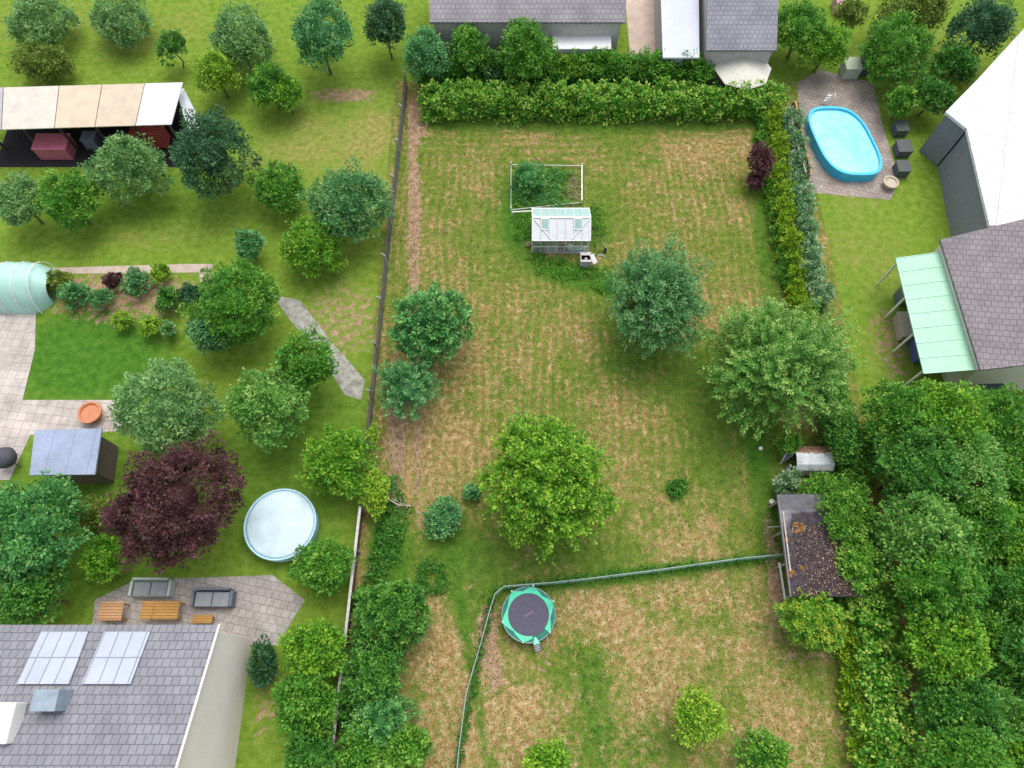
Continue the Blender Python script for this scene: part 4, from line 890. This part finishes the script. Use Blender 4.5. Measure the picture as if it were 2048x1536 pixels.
for i, (x, y, r_, mt) in enumerate(wood):
    rw = 0 if y < 870 else 1 if y < 1000 else 2 if y < 1120 else 3 if y < 1240 else 4 if y < 1370 else 5 if y < 1470 else 6
    same = sorted(q_[0] for q_ in wood if (0 if q_[1] < 870 else 1 if q_[1] < 1000 else 2 if q_[1] < 1120 else 3 if q_[1] < 1240 else 4 if q_[1] < 1370 else 5 if q_[1] < 1470 else 6) == rw)
    pos = {0: 'left', len(same)-1: 'right'}.get(same.index(x), 'middle')
    far(x+8, y, 3.3+.9*math.sin(i*2.3), r_, mt, f"{wl[mt]} wood tree {rows_[rw]}, {pos}", group='trees of the small wood', kz=.85, name='wood_tree')
far(1735, 900, 1.4, 32, 'mid', 'low bush at the wood edge beside the big pale tree', 1.5, cat='bush', name='neighbour_bush')

def prism_house(name, label, cat, corners, z, thick, roofm, wallm, wall_in=.25, roof_z=None):
    """flat or tilted roof slab over walls; corners = world xy in order"""
    cen = sum((Vector((c.x, c.y, 0)) for c in corners), Vector())/len(corners)
    e = thing(name, cen, label, cat)
    zs = roof_z or [z]*len(corners)
    mb = MB(); mb.prism([(c.x, c.y, zz) for c, zz in zip(corners, zs)], (0, 0, thick)); mb.build('roof', roofm, e)
    if wallm is not None:
        ins = [Vector((c.x, c.y, 0)).lerp(cen, wall_in/max(1, (Vector((c.x, c.y, 0))-cen).length)) for c in corners]
        k = len(ins)
        for i in range(k):
            a, b = ins[i], ins[(i+1) % k]; za, zb = zs[i]-.012, zs[(i+1) % k]-.012
            n_ = Vector(((b-a).y, -(b-a).x, 0)).normalized()*.12
            if n_.dot(cen-a) < 0: n_ = -n_
            d_ = (b-a).normalized()*.06
            mb = MB(); mb.prism([a+d_, b-d_, b-d_+Vector((0, 0, zb)), a+d_+Vector((0, 0, za))], n_); mb.build('wall', wallm, e)
    return e
# long open-fronted shed top left
zz = 2.9
cs = [G(-60, 262, 2.6), G(345, 250, 2.6), G(368, 166, 3.1), G(-60, 178, 3.1)]
sh = thing('long_shed', (cs[1].x-5, cs[1].y+1, 0), 'long open-fronted shed with patched cream and white sheet roof', 'shed')
cols = [("roof_grey", (.42, .41, .43)), ("roof_cream", (.60, .56, .49)), ("roof_tan", (.62, .51, .38)), ("roof_tan2", (.60, .50, .38)), ("roof_white", (.66, .67, .69))]
cuts = [0, .16, .42, .62, .82, 1.0]
for i in range(5):
    a, b = cuts[i], cuts[i+1]-.004; P_ = lambda u, w_: cs[0].lerp(cs[1], u).lerp(cs[3].lerp(cs[2], u), w_)
    mb = MB(); mb.prism([P_(a, 0), P_(b, 0), P_(b, 1), P_(a, 1)], (0, 0, .06)); mb.build('roof_panel', plain(cols[i][0], cols[i][1], .7, .10, 1.6), sh)
mb = MB(); yy = (cs[2].y+cs[3].y)/2-.2
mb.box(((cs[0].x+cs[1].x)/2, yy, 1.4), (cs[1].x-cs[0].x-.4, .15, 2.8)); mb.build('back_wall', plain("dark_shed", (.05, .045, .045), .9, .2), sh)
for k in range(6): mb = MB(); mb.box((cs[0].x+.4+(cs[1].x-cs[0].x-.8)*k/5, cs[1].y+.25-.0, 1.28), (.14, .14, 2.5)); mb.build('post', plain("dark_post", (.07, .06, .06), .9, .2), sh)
mb = MB(); mb.poly([(cs[0].x, cs[1].y-1.2, .02), (cs[1].x, cs[1].y-1.2, .02), (cs[1].x, yy, .02), (cs[0].x, yy, .02)]); tag(mb.build('shed_shade_floor', plain("shade_black", (.02, .018, .02), .95, .2)), kind='structure')  # near-black floor colour paints in the shade beneath the shed roof
def crate(px, py, sz, mat, label, name='storage_box', cat='box'):
    c = G(px, py); e = thing(name, c, label, cat)
    mb = MB(); mb.box(c+Vector((0, 0, sz[2]/2)), sz); bevel(mb.build('body', mat, e), .04)
    mb = MB(); mb.box(c+Vector((0, 0, sz[2]+.04)), (sz[0]+.08, sz[1]+.08, .08)); bevel(mb.build('lid', mat, e), .03); return e
crate(120, 305, (2.2, 1.3, 1.0), plain("faded_pink_box", (.50, .14, .20), .6, .15), 'dull pink covered box in front of the long shed')
crate(310, 285, (2.0, 1.0, 1.3), plain("faded_red_box", (.42, .07, .07), .6, .15), 'dark red covered box under the right end of the long shed roof')
crate(190, 290, (.9, .8, .8), plain("slate_box", (.16, .18, .24), .6, .15), 'small slate grey box between pink and red boxes')
c = G(385, 245, 1.2); e = thing('lean_to', (c.x, c.y, 0), 'pale grey slanted lean-to at the right end of the long shed', 'lean-to')
q_ = [G(352, 180, 2.5), G(368, 178, 2.5), G(405, 250, 1.6), G(380, 272, 1.6)]
mb = MB(); mb.prism(q_, (0, 0, .05)); mb.build('roof', plain("pale_sheet", (.62, .66, .70), .6, .08), e)
for p_ in q_: mb = MB(); mb.tube([Vector((p_.x, p_.y, 0)).lerp(Vector((c.x, c.y, 0)), .1), p_.lerp(Vector((c.x, c.y, p_.z)), .1)], .05, 6); mb.build('post', timber, e)
# mint domed tunnel at left edge
c = G(30, 565, 1.0); e = thing('poly_tunnel', (c.x, c.y, 0), 'pale mint plastic tunnel at the left edge beside the flower bed', 'polytunnel')
mb = MB(); k = 13; hx = 2.0
for s in range(9):
    for i in range(k): a = math.pi*i/(k-1); f = math.sqrt(max(.12, 1-abs((s-4)/4.4)**4)); mb.v.append((c.x-hx+s*hx/4, c.y-math.cos(a)*1.6*f, math.sin(a)*2.1*f))
for s in range(8):
    for i in range(k-1): mb.f.append((s*k+i, s*k+i+1, (s+1)*k+i+1, (s+1)*k+i))
mb.f.append(tuple(range(k))); mb.f.append(tuple(range(8*k+k-1, 8*k-1, -1)))
mb.build('cover', plain("mint_film", (.42, .68, .60), .4, .10, 1.5), e, smooth=True)
mb = MB()
for s in (1, 3, 5, 7): mb.tube([(c.x-hx+s*hx/4, c.y-math.cos(math.pi*i/12)*1.62, math.sin(math.pi*i/12)*2.12) for i in range(13)], .03, 6)
mb.build('hoops', wht, e)
# terrace things
c = G(190, 832); e = thing('terracotta_planter', c, 'large orange terracotta planter on the pale terrace', 'planter')
mb = MB(); mb.lathe(c, [(.4, 0), (.62, .5), (.66, .5), (.66, .62), (.55, .62), (.5, .5)], 20); mb.build('pot', plain("terracotta", (.58, .24, .13), .8, .12), e)
c = G(130, 905, 2.3)
prism_house('pavilion', 'flat blue-grey roofed pavilion below the terrace', 'pavilion', [G(62, 952, 2.3), G(192, 950, 2.3), G(206, 858, 2.3), G(72, 862, 2.3)], 2.3, .12, jointed("blue_grey_roof", (.32, .38, .52), 1.1, 5, (.22, .27, .38), .5, .03, .02, 0, 0, .15), plain("pavilion_wall", (.16, .12, .11), .9, .1), .35)
c = G(30, 925); e = thing('kettle_grill', c, 'dark round covered grill at the left edge by the pavilion', 'grill')
mb = MB(); mb.lathe(c+Vector((0, 0, .45)), [(.1, 0), (.5, .15), (.62, .45), (.5, .75), (.1, .9)], 18); mb.build('bowl', plain("dark_cover", (.07, .07, .09), .6, .15), e, smooth=True)
for a in (90, 210, 330): mb = MB(); mb.tube([c+Vector((.5*math.cos(R(a)), .5*math.sin(R(a)), 0)), c+Vector((.3*math.cos(R(a)), .3*math.sin(R(a)), .6))], .03, 6); mb.build('leg', dwire, e)
# covered round pool
c = G(560, 1048, .9); rr_ = 70*SCL(560, 1048, .9); e = thing('round_pool', (c.x, c.y, 0), 'round above-ground pool under a pale blue-white cover, right of the beech', 'pool')
mb = MB(); mb.lathe((c.x, c.y, 0), [(rr_, 0), (rr_+.05, .5), (rr_, .88)], 40); mb.build('wall', plain("pool_wall", (.35, .62, .74), .5, .08), e)
mb = MB(); mb.lathe((c.x, c.y, .86), [(rr_+.03, 0), (rr_*.9, .06), (rr_*.5, .16), (.02, .20)], 40); mb.build('cover', plain("white_cover", (.56, .70, .76), .45, .12, 1.2, bmp=.5), e, smooth=True)
mb = MB(); mb.ring((c.x, c.y, .9), rr_+.02, .05, 40); mb.build('rim', plain("pool_rim", (.50, .75, .85), .4, .08), e, smooth=True)
# patio furniture
def table(px, py, sx, sy, z, mat, label, rz=0.0, name='garden_table', cat='table'):
    c = G(px, py, z); e = thing(name, (c.x, c.y, 0), label, cat)
    mb = MB(); mb.box((c.x, c.y, z), (sx, sy, .06)); bevel(mb.build('top', mat, e), .015)
    for a in (-1, 1):
        for b in (-1, 1): mb = MB(); mb.box((c.x+a*(sx/2-.1), c.y+b*(sy/2-.1), z/2), (.08, .08, z-.07)); mb.build('leg', mat, e)
    return e
oak = jointed("orange_wood", (.48, .26, .07), 9, .14, (.12, .06, .02), .6, .12, .012, 0, 0, .2)
table(320, 1220, 1.9, .9, .75, oak, 'long orange wooden table on the patio above the grey roof')
table(222, 1222, 1.2, .9, .75, jointed("orange_wood_b", (.50, .28, .14), 9, .14, (.14, .07, .03), .6, .12, .012, 0, 0, .2), 'shorter orange wooden table left on the same patio')
table(405, 1238, 1.0, .4, .45, oak, 'low orange wooden bench at the roof edge of the patio', name='garden_bench', cat='bench')
def sofa(px, py, label, mat):
    c = G(px, py); e = thing('garden_sofa', c, label, 'sofa')
    mb = MB(); mb.box(c+Vector((0, 0, .22)), (1.8, .8, .40)); bevel(mb.build('seat', mat, e), .05)
    mb = MB(); mb.box(c+Vector((0, .47, .42)), (1.8, .12, .8)); bevel(mb.build('backrest', mat, e), .04)
    for s in (-.44, .44): mb = MB(); mb.box(c+Vector((s, -.02, .48)), (.85, .72, .12)); bevel(mb.build('cushion', plain(mat.name+'_cushion', (.24, .26, .28), .9, .1), e), .05)
    for s in (-1, 1): mb = MB(); mb.box(c+Vector((.98*s, .02, .32)), (.14, .78, .6)); bevel(mb.build('armrest', mat, e), .03)
sofa(432, 1200, 'slate grey garden sofa on the patio right of the long wooden table', plain("slate_fabric", (.14, .16, .20), .9, .1))
sofa(310, 1180, 'pale grey-green garden sofa above the long wooden table', plain("sage_fabric", (.40, .46, .43), .9, .1))
# house bottom-left
cz = 4.5
A_ = G(440, 1250, cz); ex = A_.x
rid = Vector((ex, A_.y-6.2, cz+2.4)); 
hs_ = thing('house', (ex-8, A_.y-6, 0), 'house with grey roof and two white roof panels, bottom left', 'house')
greyroof = jointed("grey_roof", (.25, .25, .28), .33, .36, (.13, .13, .15), .75, .06, .02, 0, .5, .14)
mb = MB(); mb.prism([(ex+.0, A_.y, cz), (ex, rid.y, rid.z), (ex-18, rid.y, rid.z), (ex-18, A_.y, cz)], (0, 0, .12)); mb.build('roof', greyroof, hs_)
mb = MB(); mb.prism([(ex, rid.y-.003, rid.z), (ex, A_.y-12.4, cz), (ex-18, A_.y-12.4, cz), (ex-18, rid.y-.003, rid.z)], (0, 0, .12)); mb.build('roof', greyroof, hs_)
cream = plain("cream_render", (.80, .72, .67), .85, .05, .8)
mb = MB(); mb.prism([(ex-.35, A_.y-.3, 0), (ex-.35, A_.y-12.1, 0), (ex-.35, A_.y-12.1, cz-.03), (ex-.35, rid.y, rid.z-.03), (ex-.35, A_.y-.3, cz-.03)], (.35-.02, 0, 0)); mb.build('gable_wall', cream, hs_)
mb = MB(); mb.box((ex-9, A_.y-.42, cz/2-.02), (17.2, .25, cz-.1)); mb.build('wall', cream, hs_)
def on_roof(px, py):   # where the northern slope carries the pixel
    z = cz
    for _ in range(12):
        g = G(px, py, z); z = cz+.12+(A_.y-g.y)/6.2*2.4
    return G(px, py, z+.05)
pan = jointed("white_roof_panel", (.44, .48, .56), .62, 1.1, (.24, .27, .32), .3, .03, .03, 0, 0, .08)
for q_ in ([(85, 1262), (178, 1262), (140, 1368), (36, 1368)], [(210, 1262), (302, 1262), (262, 1368), (165, 1368)]):
    mb = MB(); mb.prism([on_roof(*p_) for p_ in q_], (0, 0, .07)); mb.build('roof_panel', pan, hs_)
c = on_roof(115, 1400); mb = MB(); mb.box(c+Vector((0, 0, .35)), (1.0, .8, 1.1)); mb.build('chimney', plain("chimney_slate", (.28, .34, .40), .8, .15), hs_)
c = on_roof(10, 1445); mb = MB(); mb.box(c+Vector((-.3, 0, .25)), (1.9, 1.5, .8)); bevel(mb.build('dormer', plain("white_dormer", (.80, .79, .76), .7, .05), hs_), .05)
mb = MB(); mb.beam((ex+.03, A_.y, cz+.08), (ex+.03, rid.y, rid.z+.08), .10, .18); mb.build('verge', plain("pale_verge", (.68, .62, .60), .7, .06), hs_)
# top houses
prism_house('top_house', 'grey roofed house along the top edge, left of the beige drive', 'house', [G(860, 48, 3.6), G(1250, 48, 3.6), G(1250, -90, 3.6), G(860, -90, 3.6)], 3.6, .15, jointed("grey_roof_b", (.28, .26, .28), .33, .36, (.15, .14, .15), .8, .06, .02, 0, .5, .2), plain("grey_wall", (.45, .43, .42), .9, .1), .3, [3.6, 3.6, 5.4, 5.4])
prism_house('conservatory', 'white flat conservatory roof in front of the top grey house', 'conservatory', [G(1104, 100, 2.4), G(1222, 100, 2.4), G(1222, 70, 2.4), G(1104, 70, 2.4)], 2.4, .10, plain("white_roof", (.74, .75, .76), .4, .04, 1), plain("pale_wall", (.55, .55, .55), .7, .06), .2)
prism_house('top_annex', 'pale blue-grey flat roofed annex right of the beige drive', 'annex', [G(1325, 118, 2.6), G(1398, 118, 2.6), G(1396, -90, 2.6), G(1318, -90, 2.6)], 2.6, .12, plain("pale_blue_roof", (.52, .55, .62), .6, .05, 1), plain("grey_wall", (.45, .43, .42), .9, .1), .25)
prism_house('top_garage', 'grey roofed building at the top, right of the pale annex', 'house', [G(1412, 104, 3.2), G(1552, 104, 3.2), G(1545, -90, 3.2), G(1404, -90, 3.2)], 3.2, .15, jointed("slate_roof", (.25, .25, .29), .33, .36, (.13, .13, .15), .8, .06, .02, 0, .5, .2), plain("grey_wall", (.45, .43, .42), .9, .1), .3, [3.2, 3.2, 4.8, 4.8])
c = G(1488, 130, 2.2); e = thing('parasol', (c.x, c.y, 0), 'round cream parasol open beside the top grey building', 'parasol')
rp = 58*SCL(1488, 130, 2.2); mb = MB(); mb.lathe((c.x, c.y, 1.9), [(rp, 0), (rp*.98, .03), (rp*.5, .35), (.03, .55)], 8); mb.build('canopy', plain("cream_canvas", (.66, .64, .56), .8, .05), e)
mb = MB(); mb.tube([(c.x, c.y, 0), (c.x, c.y, 1.88)], .03, 8); mb.build('pole', timber, e)
crate(1680, 20, (1.2, 1.2, .8), plain("pink_cover", (.48, .26, .30), .7, .1), 'pinkish covered box at the top right edge')
crate(1695, 148, (1.1, 1.1, .9), plain("sage_cover", (.44, .48, .38), .8, .1), 'pale sage garden box above the blue pool')
crate(1722, 142, (.7, .9, 1.0), plain("dark_cover2", (.10, .12, .13), .8, .1), 'dark box next to the pale sage one by the pool')
# blue pool
m, nt, p = new_mat("pool_water", .08, .5); v = worldpos(nt)
nt.links.new(ramp(nt, noise(nt, v, 1.2, 3, .6, .6), [(.35, (.18, .66, .86)), (.65, (.30, .80, .94))]), p.inputs['Base Color']); bump(nt, p, noise(nt, v, 3, 2), .06)
c = G(1688, 282, .6); sx_ = SCL(1688, 282, .6)
pe = thing('oval_pool', (c.x, c.y, 0), 'bright blue oval above-ground swimming pool', 'pool')
def oval(sc_, z, n_=48):
    out = []
    for i in range(n_):
        a = 2*math.pi*i/n_; ca, sa = math.cos(a), math.sin(a)
        x = math.copysign(abs(ca)**.65, ca)*56*sx_*sc_; y = math.copysign(abs(sa)**.65, sa)*84*sx_*sc_
        out.append(Vector((c.x+x-y*.19, c.y+y, z)))
    return out
mb = MB(); o1, o0, i1, i0 = oval(1.04, .72), oval(1.04, 0), oval(.97, .72), oval(.97, .5)
for L_ in (o0, o1, i1, i0): mb.v += [tuple(q_) for q_ in L_]
for r_ in range(3):
    for i in range(48): mb.f.append((r_*48+i, r_*48+(i+1) % 48, (r_+1)*48+(i+1) % 48, (r_+1)*48+i))
mb.build('wall', plain("pool_blue_wall", (.05, .50, .78), .4, .05), pe, smooth=False)
mb = MB(); mb.poly(oval(.975, .58)); mb.build('water_surface', m, pe)
ldp = G(1650, 215, .0); e2 = thing('pool_ladder', (ldp.x, ldp.y, 0), 'small metal A-shaped ladder over the upper rim of the blue oval pool', 'ladder')
for sg in (-.2, .2): mb = MB(); mb.tube([(ldp.x+sg, ldp.y+.45, 0), (ldp.x+sg, ldp.y+.1, 1.2), (ldp.x+sg, ldp.y-.1, 1.2), (ldp.x+sg, ldp.y-.3, .62)], .025, 6); mb.build('rail', wht, e2)
for t_ in (.25, .5, .75): mb = MB(); mb.beam((ldp.x-.18, ldp.y+.45-.35*t_, 1.2*t_), (ldp.x+.18, ldp.y+.45-.35*t_, 1.2*t_), .08, .03); mb.build('rung', wht, e2)
for (px, py, s_, col_, lb) in [(1795, 265, .8, (.10, .11, .11), 'dark box right of the blue pool, upper of three'), (1800, 305, .9, (.09, .09, .10), 'dark box right of the blue pool, middle of three'), (1798, 345, .8, (.12, .12, .11), 'dark box right of the blue pool, lowest of three')]:
    crate(px, py, (s_, s_*1.1, .6), plain("box_"+lb[-8:], col_, .8, .1), lb)
c = G(1776, 372); e = thing('beige_planter', c, 'round beige planter at the lower right of the blue pool', 'planter')
mb = MB(); mb.lathe(c, [(.3, 0), (.45, .4), (.5, .45), (.4, .45), (.35, .35)], 18); mb.build('pot', plain("beige_pot", (.50, .44, .34), .8, .1), e)
# white flat roofed building
wc = [G(1975, 455, 3.4), G(2300, 455, 3.4), G(2300, -60, 3.4), G(2110, -10, 3.4), G(1950, 165, 3.4), G(1888, 228, 3.4), G(1930, 262, 3.4)]
prism_house('white_building', 'large building with white flat roof at the right edge', 'building', wc, 3.4, .2, jointed("white_flat_roof", (.70, .71, .71), 6.0, 1.1, (.45, .46, .47), .6, .02, .03, .35, 0, .12), plain("slate_wall", (.20, .21, .24), .8, .1), .2)
crate(1915, 250, (1.0, 1.3, 1.0), plain("slate_a", (.20, .24, .26), .8, .1), 'slate grey bin against the white building, uppermost')
crate(1900, 318, (.9, 1.0, .8), plain("slate_b", (.28, .34, .38), .7, .1), 'pale blue-grey bin by the white building')
mb = MB(); pth = [G(1915, 270), G(1950, 270), G(1992, 440), G(1955, 440)]; mb.prism([(p_.x, p_.y, 0) for p_ in pth], (0, 0, .25)); tag(bevel(mb.build('stone_ledge', plain("dark_stone", (.15, .15, .18), .9, .15), origin=(pth[0].x, pth[0].y, 0)), .04), 'dark grey raised ledge along the left wall of the white building', 'ledge')
# mauve-grey roofed house with mint canopy
mh = [G(1958, 742, 3.2), G(2250, 735, 3.2), G(2250, 420, 3.2), G(1878, 482, 3.2)]
prism_house('mauve_house', 'house with mauve-grey roof beside the mint canopy', 'house', mh, 3.2, .15, jointed("mauve_roof", (.26, .23, .245), .33, .36, (.14, .125, .13), .8, .06, .02, .2, .5, .2), plain("cream_wall", (.70, .66, .58), .8, .05), .15, [3.2, 5.2, 5.2, 3.2])
mc = [G(1846, 748, 2.5), G(1950, 740, 2.8), G(1886, 505, 2.8), G(1790, 518, 2.5)]
cen = sum(mc, Vector())/4; e = thing('mint_canopy', (cen.x, cen.y, 0), 'pale mint translucent patio canopy on the mauve-roofed house', 'canopy')
mb = MB(); mb.prism(mc, (0, 0, .06)); mb.build('roof', plain("mint_sheet", (.34, .60, .44), .4, .09, 1.3), e)
mb = MB()
for k in range(9): mb.beam(mc[3].lerp(mc[0], k/8)+Vector((0, 0, .075)), mc[2].lerp(mc[1], k/8)+Vector((0, 0, .075)), .04, .03)
mb.build('ribs', plain("mint_rib", (.42, .66, .52), .4, .04), e)
for k in range(4): p_ = mc[3].lerp(mc[0], .03+k*.94/3); mb = MB(); mb.box((p_.x+.12, p_.y, p_.z/2-.01), (.1, .1, p_.z)); mb.build('post', wht, e)
crate(1800, 660, (.7, 1.6, .7), plain("beige_cloth", (.46, .38, .33), .8, .1), 'beige garden seat box left of the mint canopy')
crate(1830, 706, (.6, 1.4, .8), plain("blue_cloth", (.12, .15, .38), .7, .1), 'blue box under the edge of the mint canopy')
crate(1800, 600, (.7, .8, .8), plain("slate_c", (.16, .18, .19), .8, .1), 'dark slate bin at the upper left post of the mint canopy')
crate(1965, 790, (1.3, .9, 1.0), plain("slate_d", (.05, .07, .08), .8, .1), 'blackish bin below the cream wall of the mauve house')
